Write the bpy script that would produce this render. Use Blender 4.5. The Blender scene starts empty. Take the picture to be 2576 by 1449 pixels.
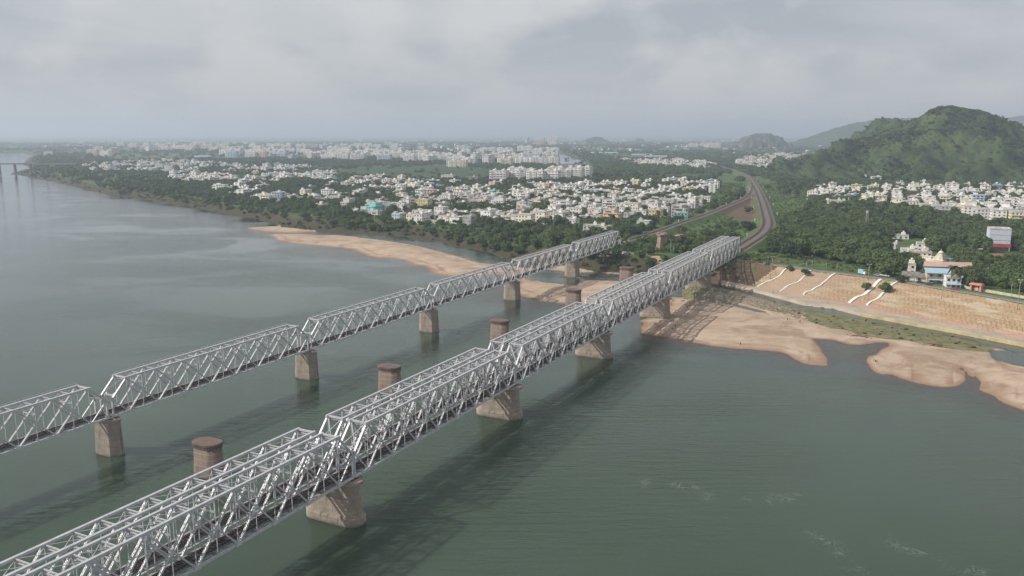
import bpy, math, random
import numpy as np
from mathutils import Vector, Matrix
rnd = random.Random(7)
rng = np.random.RandomState(11)
PI = math.pi
sc = bpy.context.scene
col = sc.collection

# ------------------------------------------------------------------ camera
CAMH, PITCH, FPX = 100.68, 0.1818, 3148.45 / 1.490683      # focal length in pixels of a 2576 px wide picture
cd = bpy.data.cameras.new('camera'); cam = bpy.data.objects.new('camera', cd); col.objects.link(cam)
cd.sensor_width = 36; cd.lens = 36 * FPX / 2576
cd.clip_start = 1; cd.clip_end = 80000
cam.location = (0, 0, CAMH); cam.rotation_euler = (PI / 2 - PITCH, 0, 0)
sc.camera = cam

# ------------------------------------------------------------------ sky, sun, exposure
SUN_EL, SUN_AZ = math.radians(38.5), math.radians(188.1)    # azimuth counter-clockwise from +X
sdir = Vector((math.cos(SUN_EL) * math.cos(SUN_AZ), math.cos(SUN_EL) * math.sin(SUN_AZ), math.sin(SUN_EL)))
w = bpy.data.worlds.new('World'); sc.world = w; w.use_nodes = True
nt = w.node_tree; N = nt.nodes; Lk = nt.links
for n_ in list(N): N.remove(n_)
def nd(t, **kw):
    n_ = N.new(t)
    for k, v in kw.items():
        if k in n_.inputs: n_.inputs[k].default_value = v
        else: setattr(n_, k, v)
    return n_
out = nd('ShaderNodeOutputWorld'); bg = nd('ShaderNodeBackground'); bg.inputs['Strength'].default_value = 0.103
sky = nd('ShaderNodeTexSky'); sky.sky_type = 'NISHITA'; sky.sun_disc = False
sky.sun_elevation = SUN_EL; sky.sun_rotation = PI / 2 - SUN_AZ
sky.air_density = 1.4; sky.dust_density = 3.0
tc = nd('ShaderNodeTexCoord'); sx = nd('ShaderNodeSeparateXYZ'); Lk.new(tc.outputs['Generated'], sx.inputs[0])
def mth(op, a, b=None, clamp=False):
    m_ = N.new('ShaderNodeMath'); m_.operation = op; m_.use_clamp = clamp
    for i, v in enumerate((a, b)):
        if v is None: continue
        if isinstance(v, (int, float)): m_.inputs[i].default_value = v
        else: Lk.new(v, m_.inputs[i])
    return m_.outputs[0]
zz_ = mth('ADD', mth('MAXIMUM', sx.outputs['Z'], 0.0), 0.13)
cv = nd('ShaderNodeCombineXYZ')
Lk.new(mth('DIVIDE', sx.outputs['X'], zz_), cv.inputs[0]); Lk.new(mth('DIVIDE', sx.outputs['Y'], zz_), cv.inputs[1])
n1 = nd('ShaderNodeTexNoise'); n1.inputs['Scale'].default_value = 0.62; n1.inputs['Detail'].default_value = 5; n1.inputs['Roughness'].default_value = 0.5; n1.inputs['Distortion'].default_value = 0.5
mp1 = nd('ShaderNodeMapping'); mp1.inputs['Location'].default_value = (3.1, 1.7, 0.3)
Lk.new(cv.outputs[0], mp1.inputs[0]); Lk.new(mp1.outputs[0], n1.inputs['Vector'])
mp2 = nd('ShaderNodeMapping'); mp2.inputs['Scale'].default_value = (1.0, 1.0, 1.7); mp2.inputs['Location'].default_value = (0.4, 0.2, 0.1)
n2 = nd('ShaderNodeTexNoise'); n2.inputs['Scale'].default_value = 7.5; n2.inputs['Detail'].default_value = 6; n2.inputs['Roughness'].default_value = 0.52
Lk.new(tc.outputs['Generated'], mp2.inputs[0]); Lk.new(mp2.outputs[0], n2.inputs['Vector'])
r1 = nd('ShaderNodeValToRGB'); e = r1.color_ramp.elements
e[0].position = 0.40; e[0].color = (4.1, 4.45, 5.0, 1); e[1].position = 0.6; e[1].color = (5.7, 5.9, 6.2, 1)
Lk.new(n1.outputs['Fac'], r1.inputs[0])
r2 = nd('ShaderNodeValToRGB'); e = r2.color_ramp.elements
e[0].position = 0.46; e[0].color = (0, 0, 0, 1); e[1].position = 0.63; e[1].color = (1, 1, 1, 1)
Lk.new(n2.outputs['Fac'], r2.inputs[0])
def mixc(a, b, f):
    m_ = N.new('ShaderNodeMix'); m_.data_type = 'RGBA'; m_.clamp_result = False
    for s_, v in ((m_.inputs[0], f), (m_.inputs[6], a), (m_.inputs[7], b)):
        if isinstance(v, (int, float, tuple)): s_.default_value = v
        else: Lk.new(v, s_)
    return m_.outputs[2]
cl = mixc(r1.outputs[0], (6.7, 6.75, 6.85, 1), mth('MULTIPLY', r2.outputs[0], 0.85))
hz = mth('SUBTRACT', 1.0, mth('MULTIPLY', mth('MAXIMUM', sx.outputs['Z'], 0.0), 6.5), True)
cl = mixc(cl, (5.25, 5.4, 5.7, 1), mth('MULTIPLY', mth('POWER', hz, 1.5), 0.85))
cl = mixc(cl, sky.outputs[0], 0.12)
Lk.new(cl, bg.inputs['Color']); Lk.new(bg.outputs[0], out.inputs['Surface'])
sd_ = bpy.data.lights.new('sun', 'SUN'); sd_.energy = 4.6; sd_.angle = math.radians(0.6); sd_.color = (1.0, 0.94, 0.86)
sun = bpy.data.objects.new('sun', sd_); col.objects.link(sun); sun.rotation_euler = sdir.to_track_quat('Z', 'Y').to_euler()
sc.view_settings.view_transform = 'Standard'; sc.view_settings.look = 'None'
sc.view_settings.exposure = 0.0; sc.view_settings.gamma = 1.0
sc.render.engine = 'CYCLES'
sc.cycles.volume_bounces = 0; sc.cycles.max_bounces = 5; sc.cycles.diffuse_bounces = 2; sc.cycles.transparent_max_bounces = 6
sc.cycles.use_adaptive_sampling = True

# ------------------------------------------------------------------ picking places: a pixel of the photo (2576 px wide) on a known ground level
CP, SP = math.cos(PITCH), math.sin(PITCH)
def at(x, y, z=0.0):
    a = (x - 1288) / FPX; u = (724.5 - y) / FPX
    t = (z - CAMH) / (-SP + u * CP)
    return Vector((a * t, (CP + u * SP) * t, z))
def atY(x, y, Y):
    a = (x - 1288) / FPX; u = (724.5 - y) / FPX
    t = Y / (CP + u * SP)
    return Vector((a * t, Y, CAMH + (-SP + u * CP) * t))
def scr(p):
    d = p[1] * CP - (p[2] - CAMH) * SP; u = p[1] * SP + (p[2] - CAMH) * CP
    return 1288 + p[0] / d * FPX, 724.5 - u / d * FPX
def zc(X0, Y0, s):
    return lambda x, y: ((X0 + x * s) / 1.490683, (Y0 + y * s) / 1.490683)
z5 = zc(2700, 880, .44255); z4 = zc(1900, 820, .42785); zt = zc(3300, 880, .20963); zr = zc(2200, 560, .31056)
z6 = zc(2080, 850, .17256); zw = zc(2100, 1700, .67547)
def P2(pts, z=0.0, f=None):
    return np.array([at(*(f(*p) if f else p), z)[:2] for p in pts])

# ------------------------------------------------------------------ terrain
TH = 1.0986; U = np.array([math.cos(TH), math.sin(TH)]); NR = np.array([U[1], -U[0]])
A0 = np.array([-41.117, 206.07]); B0 = np.array([-126.37, 254.05])
SHORE = [(-1500, 390), (-700, 389), (-200, 387), (0, 386), (60, 384), (88, 390), (70, 400), (58, 412), (78, 424), (30, 436), (75, 446), (160, 461), (262, 489),
 (330, 497), (400, 508), (470, 520), (530, 530), (562, 538), (600, 545), (690, 562), (740, 576), (790, 585), (850, 589),
 (905, 587), (960, 591), (1025, 597), (1070, 605), (1115, 613), (1170, 626), (1230, 639), (1290, 651), (1335, 663), (1400, 671),
 (1440, 677), (1500, 686), (1560, 690), (1640, 697), (1700, 704), (1760, 711), (1830, 721)]
CHF = [(300, 490), (700, 600), (960, 630), (1180, 690), (1430, 735), (1720, 790), (2000, 840), (2300, 900), (2576, 955), (3200, 1090), (4000, 1270)]
UPL = [(-1500, 383), (0, 379), (105, 383), (118, 400), (130, 420), (160, 442), (262, 467), (400, 484), (530, 501.5), (600, 514.5), (690, 528), (740, 539), (790, 546),
 (860, 549), (905, 550), (960, 551.5), (1025, 556), (1115, 570), (1250, 595), (1335, 612), (1420, 626), (1500, 634), (1590, 640), (1700, 648), (1830, 655)]
TOPR = [(320, 250), (585, 280), (775, 310), (975, 332), (1360, 380), (1500, 400), (1900, 470), (2200, 520), (2576, 590), (3200, 715), (4000, 880)]
ZTOP = 12.0
shore = np.vstack([P2(SHORE), P2(CHF, 0, z5)])
upl_n = P2(UPL, 9.0); top_e = P2(TOPR, ZTOP, z5)
FAR = np.array([[9000, 0], [60000, 20000], [60000, 90000], [-60000, 90000], [-60000, 9000]])
land = np.vstack([shore, FAR]); upland = np.vstack([upl_n, top_e, FAR * 1.0 + np.array([0, 30])])
SAND = [
 # main sand bar right of the double bridge
 P2([(1430, 790), (1418, 700), (1500, 690), (1620, 700), (1760, 720), (1960, 750), (2100, 780), (2300, 830), (2500, 880)], 0, z4).tolist() +
 P2([(400, 650), (700, 690), (760, 730), (950, 785), (1080, 800), (1150, 845), (1300, 865), (1430, 880), (1600, 890), (1750, 930), (1950, 960), (2150, 985),
     (2290, 990), (2310, 1040), (2380, 1085), (2480, 1115), (2580, 1135), (2900, 1200), (3300, 1330), (3300, 1560), (2900, 1480), (2640, 1440), (2540, 1390), (2480, 1310), (2400, 1275),
     (2330, 1290), (2250, 1262), (2180, 1225), (2130, 1195), (2090, 1145), (2050, 1118), (2020, 1130), (2075, 1175), (2060, 1205), (2000, 1228), (1850, 1238), (1720, 1215), (1650, 1180),
     (1570, 1150), (1540, 1112), (1450, 1092), (1420, 1112), (1320, 1132), (1235, 1102), (1222, 1060), (1250, 1030), (1320, 1018), (1380, 970),
     (1438, 940), (1415, 912), (1330, 912), (1200, 932), (1100, 930), (950, 888), (830, 880), (800, 905), (830, 950), (860, 1000), (890, 1040), (870, 1075), (800, 1072),
     (720, 1042), (650, 997), (550, 972), (400, 950), (170, 936), (0, 912)], 0, z5).tolist() +
 P2([(1850, 1075), (1700, 1050), (1600, 1042), (1480, 1012), (1300, 990), (1285, 950), (1340, 902), (1440, 893), (1540, 870), (1545, 835), (1500, 812)], 0, z4).tolist(),
 # left sand bar, upper part
 P2([(692, 591), (760, 590), (800, 594), (840, 594), (902, 601), (970, 609), (1044, 622), (1117, 640), (1205, 664), (1290, 672), (1345, 682), (1350, 694), (1310, 694), (1250, 687),
     (1200, 693), (1150, 692), (1112, 688), (1082, 668), (1040, 652), (960, 642), (900, 625), (830, 618), (760, 611), (720, 604)], 0).tolist(),
 P2([(643, 574), (700, 570.5), (765, 575), (778, 580), (740, 584), (690, 581)], 0).tolist(),
 # sand between the bridges
 P2([(105, 530), (170, 526), (300, 568), (420, 578), (500, 590), (600, 592), (640, 545), (800, 540), (930, 548), (1010, 552), (1100, 560), (1180, 600), (1100, 660), (900, 720), (700, 735), (540, 722), (420, 714), (340, 698), (240, 665), (120, 615)], 0, z4).tolist(),
 # sand round the far single-track pier
 P2([(400, 430), (500, 435), (640, 430), (780, 425), (900, 440), (1010, 455), (1020, 490), (900, 480), (790, 465), (640, 465), (480, 452)], 0, z4).tolist(),
]
SAND = [np.array(s) for s in SAND]
GRASS = [P2([(-200, 420), (-60, 440), (130, 470), (450, 565), (700, 620), (850, 650), (1060, 685), (1430, 760), (1720, 810), (2020, 870), (2260, 930), (2330, 960), (2300, 1000), (2150, 992), (1950, 975),
     (1750, 942), (1600, 902), (1420, 892), (1300, 872), (1150, 852), (1080, 812), (950, 802), (760, 747), (700, 702), (560, 680), (400, 650), (250, 600), (120, 560), (0, 545), (-250, 520)], 0, z5)]
MOUND = P2([(-330, 470), (-200, 440), (-20, 470), (60, 500), (120, 560), (0, 590), (-150, 560), (-300, 540)], 0, z5)
POOLS = [P2(p, 0, f) for p, f in (
 ([(300, 491), (700, 601), (960, 631), (1180, 691), (1430, 736), (1720, 791), (2000, 841), (2300, 901), (2576, 956), (3200, 1091), (3200, 1150), (2576, 1012), (2260, 928), (2020, 872), (1720, 815), (1430, 764), (1060, 688), (850, 655), (700, 625), (450, 568), (150, 485)], z5),
 ([(2310, 985), (2450, 988), (2600, 1004), (2900, 1060), (2900, 1195), (2600, 1132), (2480, 1108), (2380, 1078), (2310, 1035)], z5),
 ([(905, 588.5), (960, 592.5), (1025, 598.5), (1070, 606), (1115, 614), (1170, 627), (1230, 640), (1290, 652), (1335, 664), (1300, 669), (1205, 659), (1117, 634), (1044, 617), (970, 605), (902, 598)], None),
 ([(150, 522), (300, 558), (420, 570), (600, 585), (640, 540), (930, 543), (1010, 547), (1010, 497), (900, 487), (790, 472), (640, 472), (480, 458), (340, 448)], z4),
 ([(1440, 640), (1600, 640), (1760, 690), (1960, 742), (2100, 772), (2290, 822), (2200, 822), (2000, 770), (1800, 722), (1600, 690), (1440, 690)], z4))]
INLET = [P2(p, 0, z5) for p in ([(800, 885), (950, 893), (1100, 933), (1200, 936), (1330, 916), (1412, 916), (1430, 942), (1375, 966), (1312, 1012), (1242, 1024), (1208, 1060), (1218, 1105), (1300, 1160), (1100, 1230), (910, 1130), (905, 1040), (872, 995), (840, 940)], [(2018, 1140), (2045, 1122), (2085, 1150), (2125, 1203), (2240, 1275), (2180, 1300), (2090, 1235), (2088, 1180)])]
RAILA = [(1874, 620), (1888, 606), (1910, 590), (1926, 574), (1932, 558), (1928, 538), (1919, 507), (1908, 480), (1897, 460), (1886, 446), (1866, 434), (1838, 424), (1800, 414)]
RAILB = [(1556, 613), (1600, 599), (1650, 580), (1700, 562), (1780, 535), (1840, 511), (1878, 494), (1890, 478), (1893, 462)]
def smooth_path(p, step=8.0):
    p = [np.array(q, float) for q in p]; o = []
    for i in range(len(p) - 1):
        a, b, c, d = p[max(i - 1, 0)], p[i], p[i + 1], p[min(i + 2, len(p) - 1)]
        n_ = max(2, int(np.linalg.norm(c - b) / step))
        for k in range(n_):
            t = k / n_
            o.append(.5 * ((2 * b) + (c - a) * t + (2 * a - 5 * b + 4 * c - d) * t * t + (3 * b - a - 3 * c + d) * t ** 3))
    o.append(p[-1]); return np.array(o)
A_END = A0 + U * 465 + NR * -6.48; B_END = B0 + U * 94.475 * 5 + NR * -2.74
RZ = 14.2
railA = smooth_path(np.vstack([[A_END - U * 1, A_END + U * 25], P2(RAILA, RZ)[2:]]), 12)
railB = smooth_path(np.vstack([[B_END - U * 1, B_END + U * 22], P2(RAILB, RZ)[2:]]), 12)
TRI = P2([(1893, 490), (1902, 520), (1905, 552), (1880, 560), (1845, 548), (1800, 540), (1760, 548), (1720, 556), (1690, 565), (1700, 562), (1780, 535), (1840, 511), (1878, 494)], 9)
RUB = P2([(-260, 330), (-60, 255), (200, 262), (330, 262), (560, 300), (330, 440), (0, 400), (-260, 430)], 6, z5)
REDF = P2([(1990, 340), (2100, 330), (2576, 390), (2900, 430), (2800, 500), (2400, 480), (2150, 450), (2000, 400)], 9, zt)
FIELDS = [P2(p, 9) for p in (
 [(1090, 415), (1235, 425), (1235, 455), (1140, 460), (960, 450), (800, 435), (900, 424)], [(1480, 448), (1700, 440), (1790, 436), (1800, 446), (1600, 458), (1480, 456)],
 [(1900, 500), (1950, 496), (1985, 500), (1960, 508), (1905, 506)], [(1930, 545), (1990, 540), (2010, 552), (1950, 556)], [(1925, 560), (1975, 562), (2000, 575), (1930, 570)], [(650, 418), (800, 420), (820, 428), (660, 428)], [(1640, 383), (1860, 380), (2060, 366), (2050, 356), (1700, 366)])]
FOAM = [P2(p, 0, zw) for p in ([(480, 170), (560, 180), (640, 170), (690, 190), (780, 205), (810, 230)], [(1050, 250), (1130, 265), (1200, 250), (1320, 260)], [(1370, 430), (1450, 480), (1530, 515), (1590, 570), (1590, 620), (1690, 675)], [(1850, 490), (2000, 540), (2200, 610), (2340, 665)])]
FOAM += [P2([(805, 890), (840, 893)], 0), P2([(1310, 930), (1350, 925)], 0)]
def segd(P, poly, closed=False):
    d2 = np.full(len(P), 1e18); n_ = len(poly)
    for i in range(n_ if closed else n_ - 1):
        a = poly[i]; b = poly[(i + 1) % n_]; ab = b - a
        t = np.clip(((P - a) @ ab) / max(ab @ ab, 1e-9), 0, 1)
        q = P - a - t[:, None] * ab
        d2 = np.minimum(d2, (q * q).sum(1))
    return np.sqrt(d2)
def inside(P, poly):
    r = np.zeros(len(P), bool); n_ = len(poly)
    for i in range(n_):
        a = poly[i]; b = poly[(i + 1) % n_]
        if a[1] == b[1]: continue
        c = (a[1] > P[:, 1]) != (b[1] > P[:, 1])
        r ^= c & (P[:, 0] < (b[0] - a[0]) * (P[:, 1] - a[1]) / (b[1] - a[1]) + a[0])
    return r
def sd(P, poly):
    d = segd(P, poly, True); return np.where(inside(P, poly), d, -d)
_perm = rng.permutation(512)
_grad = rng.rand(512)
def vnoise(x, y, s):
    x = x / s; y = y / s
    xi = np.floor(x).astype(int); yi = np.floor(y).astype(int); fx = x - xi; fy = y - yi
    fx = fx * fx * (3 - 2 * fx); fy = fy * fy * (3 - 2 * fy)
    g = lambda a, b: _grad[(_perm[a & 511] + b * 57) & 511]
    return (g(xi, yi) * (1 - fx) + g(xi + 1, yi) * fx) * (1 - fy) + (g(xi, yi + 1) * (1 - fx) + g(xi + 1, yi + 1) * fx) * fy - .5
def sst(a, b, x):
    t = np.clip((x - a) / (b - a), 0, 1); return t * t * (3 - 2 * t)
chan_line = P2(CHF, 0, z5)
def terrain(P, full=False):
    P = np.atleast_2d(np.asarray(P, float)); X, Y = P[:, 0], P[:, 1]
    nz = vnoise(X, Y, 23) * 4 + vnoise(X, Y, 7) * 1.6
    far = sst(400, 900, np.hypot(X, Y))
    nz2 = nz * (1 + far * 4)
    inl = inside(P, land); ds = segd(P, shore); ins = np.where(inl, ds, -ds) 
    inu = inside(P, upland); dt = segd(P, np.vstack([upl_n, top_e]))
    east = sst(120, 158, X - (Y - 540) * .25) * sst(900, 700, Y)
    ins_n = ins + nz2 * (1 - east)
    t = np.clip(ins_n / np.maximum(ins_n + dt, .1), 0, 1)
    gN = 9 * (0.25 * t + .75 * sst(.25, 1, t)) + .5 * sst(0, 3, ins_n)
    t0 = .30
    gE = np.where(t < t0, 1.3 * sst(0, .06, t), 1.3 + (ZTOP - 1.3) * np.clip((t - t0) / (1 - t0), 0, 1))
    zt_ = np.where(east > 0, 9 + (ZTOP - 9) * east * sst(90, 22, dt), 9.0)
    h = np.where(ins_n > 0, gN * (1 - east) + gE * east, np.maximum(-.07 * -ins_n, -4))
    h = np.where(inu & inl, zt_ + np.clip(nz, -1, 1) * .25 * (1 - sst(30, 8, dt) * east), h)
    ssand = np.full(len(P), -1e9)
    for i, s in enumerate(SAND):
        e_ = sd(P, s); e_ = e_ + (vnoise(X, Y, 30) * 8 + vnoise(X, Y, 9) * 3 - 1.2 if i == 1 else vnoise(X, Y, 19) * 2.6 + vnoise(X, Y, 7) * 2.2 + vnoise(X, Y, 3) * 1.1 - .5 if i != 3 else 0)
        ssand = np.maximum(ssand, e_)
    ss = ssand + nz * .7
    hs = np.where(ss > 0, np.minimum(.085 * ss, 1.0 + .25 * np.tanh(ss / 30)) + vnoise(X, Y, 14) * .25 * sst(0, 8, ss) + .1, np.maximum(.042 * ss, -.75 + .08 * (ss + 18)) * (ss > -18) + np.maximum(-.75 + .09 * (ss + 18), -4) * (ss <= -18) + .1 * sst(-3, 0, ss))
    h = np.where(ins_n < 2, np.maximum(h, hs), h)
    gr = np.maximum(sd(P, GRASS[0]), -1e9) + nz * .5
    hg = np.where(gr > 0, np.minimum(.09 * gr, .6) + vnoise(X, Y, 5) * .22 * sst(0, 6, gr), .3 * gr)
    h = np.where(ins_n < 0, np.maximum(h, hg), h)
    for q in INLET:
        pd = sd(P, q) + nz * .5; h = np.where((pd > -4) & (ins_n < 0), np.minimum(h, np.maximum(-.13 * (pd + .5), -3) + .0), h)
    for q in POOLS:
        pd = sd(P, q) + nz * .25; h = np.where((pd > -1) & (ins_n < 3), np.minimum(h, np.maximum(-1.1 * (pd + .4), -4)), h)
    mo = sd(P, MOUND) + nz * .6
    h = np.where(mo > -8, np.maximum(h, np.minimum(.45 * mo, 2.6) + vnoise(X, Y, 4) * .9), h)
    dA = segd(P, railA); dB = segd(P, railB)
    em = np.maximum(np.where(dA < 60, 13.3 - np.maximum(dA - 7.5, 0) * .55, -9), np.where(dB < 60, 13.3 - np.maximum(dB - 4.2, 0) * .55, -9))
    h0 = h.copy()
    h = np.maximum(h, em)
    if not full: return h
    return dict(h=h, ins=ins_n, t=t, east=east, inu=inu, dt=dt, ss=ss, gr=gr, mo=mo, dA=dA, dB=dB, inl=inl, em=em, h0=h0)
def hgt(x, y): return float(terrain([[x, y]])[0])
def atg(x, y, lift=0):
    z = 8.0
    for _ in range(14):
        p = at(x, y, z); z += .6 * (hgt(p.x, p.y) - z)
    p = at(x, y, z); p.z += lift; return p

# ------------------------------------------------------------------ building helpers
def tag(o, label=None, cat=None, group=None, kind=None):
    if label: o['label'] = label
    if cat: o['category'] = cat
    if group: o['group'] = group
    if kind: o['kind'] = kind
    return o
def empty(name, loc=(0, 0, 0), rz=0.0):
    o = bpy.data.objects.new(name, None); col.objects.link(o); o.location = loc; o.rotation_euler = (0, 0, rz); o.empty_display_size = .5
    return o
class MB:
    def __init__(s): s.v = []; s.f = []; s.m = []; s.sm = []
    def add(s, vs, fs, m=0, sm=False):
        b = len(s.v); s.v += [tuple(q) for q in vs]
        for f in fs: s.f.append([b + i for i in f]); s.m.append(m); s.sm.append(sm)
        return s
    def box(s, c, d, rz=0.0, m=0):
        hx, hy, hz_ = d[0] / 2, d[1] / 2, d[2] / 2; ca, sa = math.cos(rz), math.sin(rz); vs = []
        for X, Y, Z in ((-1, -1, -1), (1, -1, -1), (1, 1, -1), (-1, 1, -1), (-1, -1, 1), (1, -1, 1), (1, 1, 1), (-1, 1, 1)):
            x, y = X * hx, Y * hy; vs.append((c[0] + x * ca - y * sa, c[1] + x * sa + y * ca, c[2] + Z * hz_))
        return s.add(vs, ((0, 3, 2, 1), (4, 5, 6, 7), (0, 1, 5, 4), (1, 2, 6, 5), (2, 3, 7, 6), (3, 0, 4, 7)), m)
    def beam(s, a, b, w_, h_, up=(0, 0, 1), m=0):
        a = Vector(a); b = Vector(b); d = (b - a).normalized(); up = Vector(up)
        if abs(d.dot(up)) > .99: up = Vector((0, 1, 0))
        sd2 = d.cross(up).normalized() * w_ / 2; u_ = sd2.cross(d).normalized() * h_ / 2
        vs = [a - sd2 - u_, a + sd2 - u_, a + sd2 + u_, a - sd2 + u_, b - sd2 - u_, b + sd2 - u_, b + sd2 + u_, b - sd2 + u_]
        return s.add(vs, ((0, 1, 2, 3), (7, 6, 5, 4), (0, 4, 5, 1), (1, 5, 6, 2), (2, 6, 7, 3), (3, 7, 4, 0)), m)
    def loft(s, rings, m=0, sm=False, cap=(True, True)):
        n_ = len(rings[0]); vs = [p for r in rings for p in r]; fs = []
        for i in range(len(rings) - 1):
            for j in range(n_): fs.append((i * n_ + j, i * n_ + (j + 1) % n_, (i + 1) * n_ + (j + 1) % n_, (i + 1) * n_ + j))
        s.add(vs, fs, m, sm)
        b = len(s.v) - len(vs)
        if cap[0]: s.f.append([b + j for j in range(n_ - 1, -1, -1)]); s.m.append(m); s.sm.append(False)
        if cap[1]: s.f.append([b + (len(rings) - 1) * n_ + j for j in range(n_)]); s.m.append(m); s.sm.append(False)
        return s
    def tube(s, a, b, r0, r1=None, n=7, m=0, sm=True):
        r1 = r0 if r1 is None else r1; a = Vector(a); b = Vector(b); d = (b - a).normalized()
        x = d.orthogonal().normalized(); y = d.cross(x)
        R_ = lambda c, r: [c + (x * math.cos(k * 2 * PI / n) + y * math.sin(k * 2 * PI / n)) * r for k in range(n)]
        return s.loft([R_(a, r0), R_(b, r1)], m, sm)
    def lathe(s, c, prof, n=12, m=0, sm=True):
        return s.loft([[(c[0] + r * math.cos(k * 2 * PI / n), c[1] + r * math.sin(k * 2 * PI / n), c[2] + z) for k in range(n)] for r, z in prof], m, sm)
    def mesh(s, name, mats):
        me = bpy.data.meshes.new(name); me.from_pydata(s.v, [], s.f)
        for q in (mats if isinstance(mats, (list, tuple)) else [mats]): me.materials.append(q)
        me.polygons.foreach_set('material_index', s.m); me.polygons.foreach_set('use_smooth', s.sm); me.update(); return me
    def build(s, name, mats, parent=None, loc=(0, 0, 0), rz=0.0):
        return mobj(name, s.mesh(name, mats), parent, loc, rz)
def mobj(name, me, parent=None, loc=(0, 0, 0), rz=0.0):
    o = bpy.data.objects.new(name, me); col.objects.link(o); o.location = loc; o.rotation_euler = (0, 0, rz)
    if parent: o.parent = parent
    return o
def kids(o):
    return KIDS.get(o.name, [])
KIDS = {}
def index_kids():
    KIDS.clear()
    for o in col.objects:
        if o.parent: KIDS.setdefault(o.parent.name, []).append(o)
def copy_tree(o, parent=None, src=None):
    c = o.copy(); col.objects.link(c)
    if parent: c.parent = parent
    for ch in kids(o): copy_tree(ch, c)
    return c

# ------------------------------------------------------------------ materials
class NT:
    def __init__(s, name, rough=.8, spec=.3, metal=0.0):
        s.mat = bpy.data.materials.new(name); s.mat.use_nodes = True; s.t = s.mat.node_tree; s.N = s.t.nodes; s.L = s.t.links
        s.b = s.N['Principled BSDF']; s.b.inputs['Roughness'].default_value = rough; s.b.inputs['Metallic'].default_value = metal
        s.b.inputs['Specular IOR Level'].default_value = spec
        s.geo = None
    def n(s, t): return s.N.new(t)
    def put(s, sock, v):
        if isinstance(v, (int, float)): sock.default_value = v
        elif isinstance(v, tuple): sock.default_value = v if len(v) != 3 or sock.type == 'VECTOR' else (*v, 1)
        else: s.L.new(v, sock)
    def pos(s):
        if not s.geo: s.geo = s.n('ShaderNodeNewGeometry')
        return s.geo.outputs['Position']
    def obj(s): 
        return s.n('ShaderNodeTexCoord').outputs['Object']
    def map(s, v, sc_=(1, 1, 1), rot=(0, 0, 0), loc=(0, 0, 0)):
        m = s.n('ShaderNodeMapping'); s.put(m.inputs[0], v); m.inputs['Scale'].default_value = sc_; m.inputs['Rotation'].default_value = rot; m.inputs['Location'].default_value = loc; return m.outputs[0]
    def noise(s, v, scale, det=3, rough=.55, dist=0):
        m = s.n('ShaderNodeTexNoise'); s.put(m.inputs['Vector'], v); m.inputs['Scale'].default_value = scale; m.inputs['Detail'].default_value = det; m.inputs['Roughness'].default_value = rough; m.inputs['Distortion'].default_value = dist; return m.outputs['Fac']
    def m(s, op, a, b=0.0, clamp=False):
        q = s.n('ShaderNodeMath'); q.operation = op; q.use_clamp = clamp; s.put(q.inputs[0], a); s.put(q.inputs[1], b); return q.outputs[0]
    def rng(s, v, a, b, c=0.0, d=1.0):
        q = s.n('ShaderNodeMapRange'); q.interpolation_type = 'SMOOTHSTEP'; s.put(q.inputs['Value'], v); q.inputs['From Min'].default_value = a; q.inputs['From Max'].default_value = b; q.inputs['To Min'].default_value = c; q.inputs['To Max'].default_value = d; return q.outputs[0]
    def mix(s, a, b, f, blend='MIX'):
        q = s.n('ShaderNodeMix'); q.data_type = 'RGBA'; q.blend_type = blend; s.put(q.inputs[0], f); s.put(q.inputs[6], a); s.put(q.inputs[7], b); return q.outputs[2]
    def attr(s, name):
        q = s.n('ShaderNodeAttribute'); q.attribute_name = name; return q
    def ramp(s, v, stops):
        q = s.n('ShaderNodeValToRGB'); s.put(q.inputs[0], v); e_ = q.color_ramp.elements
        while len(e_) < len(stops): e_.new(.5)
        for el, (p, c) in zip(e_, stops): el.position = p; el.color = (*c, 1)
        return q.outputs[0]
    def bump(s, hgt_, strength=.3, dist=.1):
        q = s.n('ShaderNodeBump'); s.put(q.inputs['Height'], hgt_); q.inputs['Strength'].default_value = strength; q.inputs['Distance'].default_value = dist; s.L.new(q.outputs[0], s.b.inputs['Normal']); return q.outputs[0]
    def col(s, v): s.put(s.b.inputs['Base Color'], v); return s
def simple(name, c, rough=.75, spec=.3, metal=0.0, var=.25, scale=.6, c2=None):
    t = NT(name, rough, spec, metal); f = t.noise(t.obj(), scale, 4)
    c2 = c2 or tuple(q * (1 - var) for q in c)
    t.col(t.mix(tuple(c2), tuple(c), t.rng(f, .3, .7))); return t.mat
def objcol(name, rough=.85):
    t = NT(name, rough, .2); oi = t.n('ShaderNodeObjectInfo')
    o_ = t.obj(); f = t.noise(t.map(o_, (1, 1, .25)), .9, 4); f2 = t.noise(o_, .25, 2)
    c = t.mix(oi.outputs['Color'], (.22, .2, .18), t.m('MULTIPLY', t.rng(f, .5, .85), .38))
    c = t.mix(c, (.1, .1, .09), t.m('MULTIPLY', t.rng(f2, .6, .8), .15)); t.col(c); return t.mat
M = {}
def steel(name, c, rough, metal):
    t = NT(name, rough, .5, metal); o_ = t.obj(); f = t.noise(o_, .8, 4); g = t.noise(t.map(o_, (.4, 3, 3)), 1.2, 3)
    k = t.mix(tuple(q * .82 for q in c), c, t.rng(f, .3, .65)); k = t.mix(k, (.2, .15, .12), t.m('MULTIPLY', t.rng(g, .56, .75), .4)); t.col(k); return t.mat
M['steel'] = steel('aluminium_paint', (.525, .53, .54), .5, .22)
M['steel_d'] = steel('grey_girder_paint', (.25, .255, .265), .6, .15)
M['rail'] = simple('rusty_rail_steel', (.11, .085, .075), .6, .4, .3, .3, 1.5)
M['sleeper'] = simple('dark_sleeper', (.06, .05, .045), .9, .1, 0, .4, .8)
M['walk'] = simple('walkway_plate', (.33, .32, .31), .8, .3, 0, .4, .5)
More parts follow.
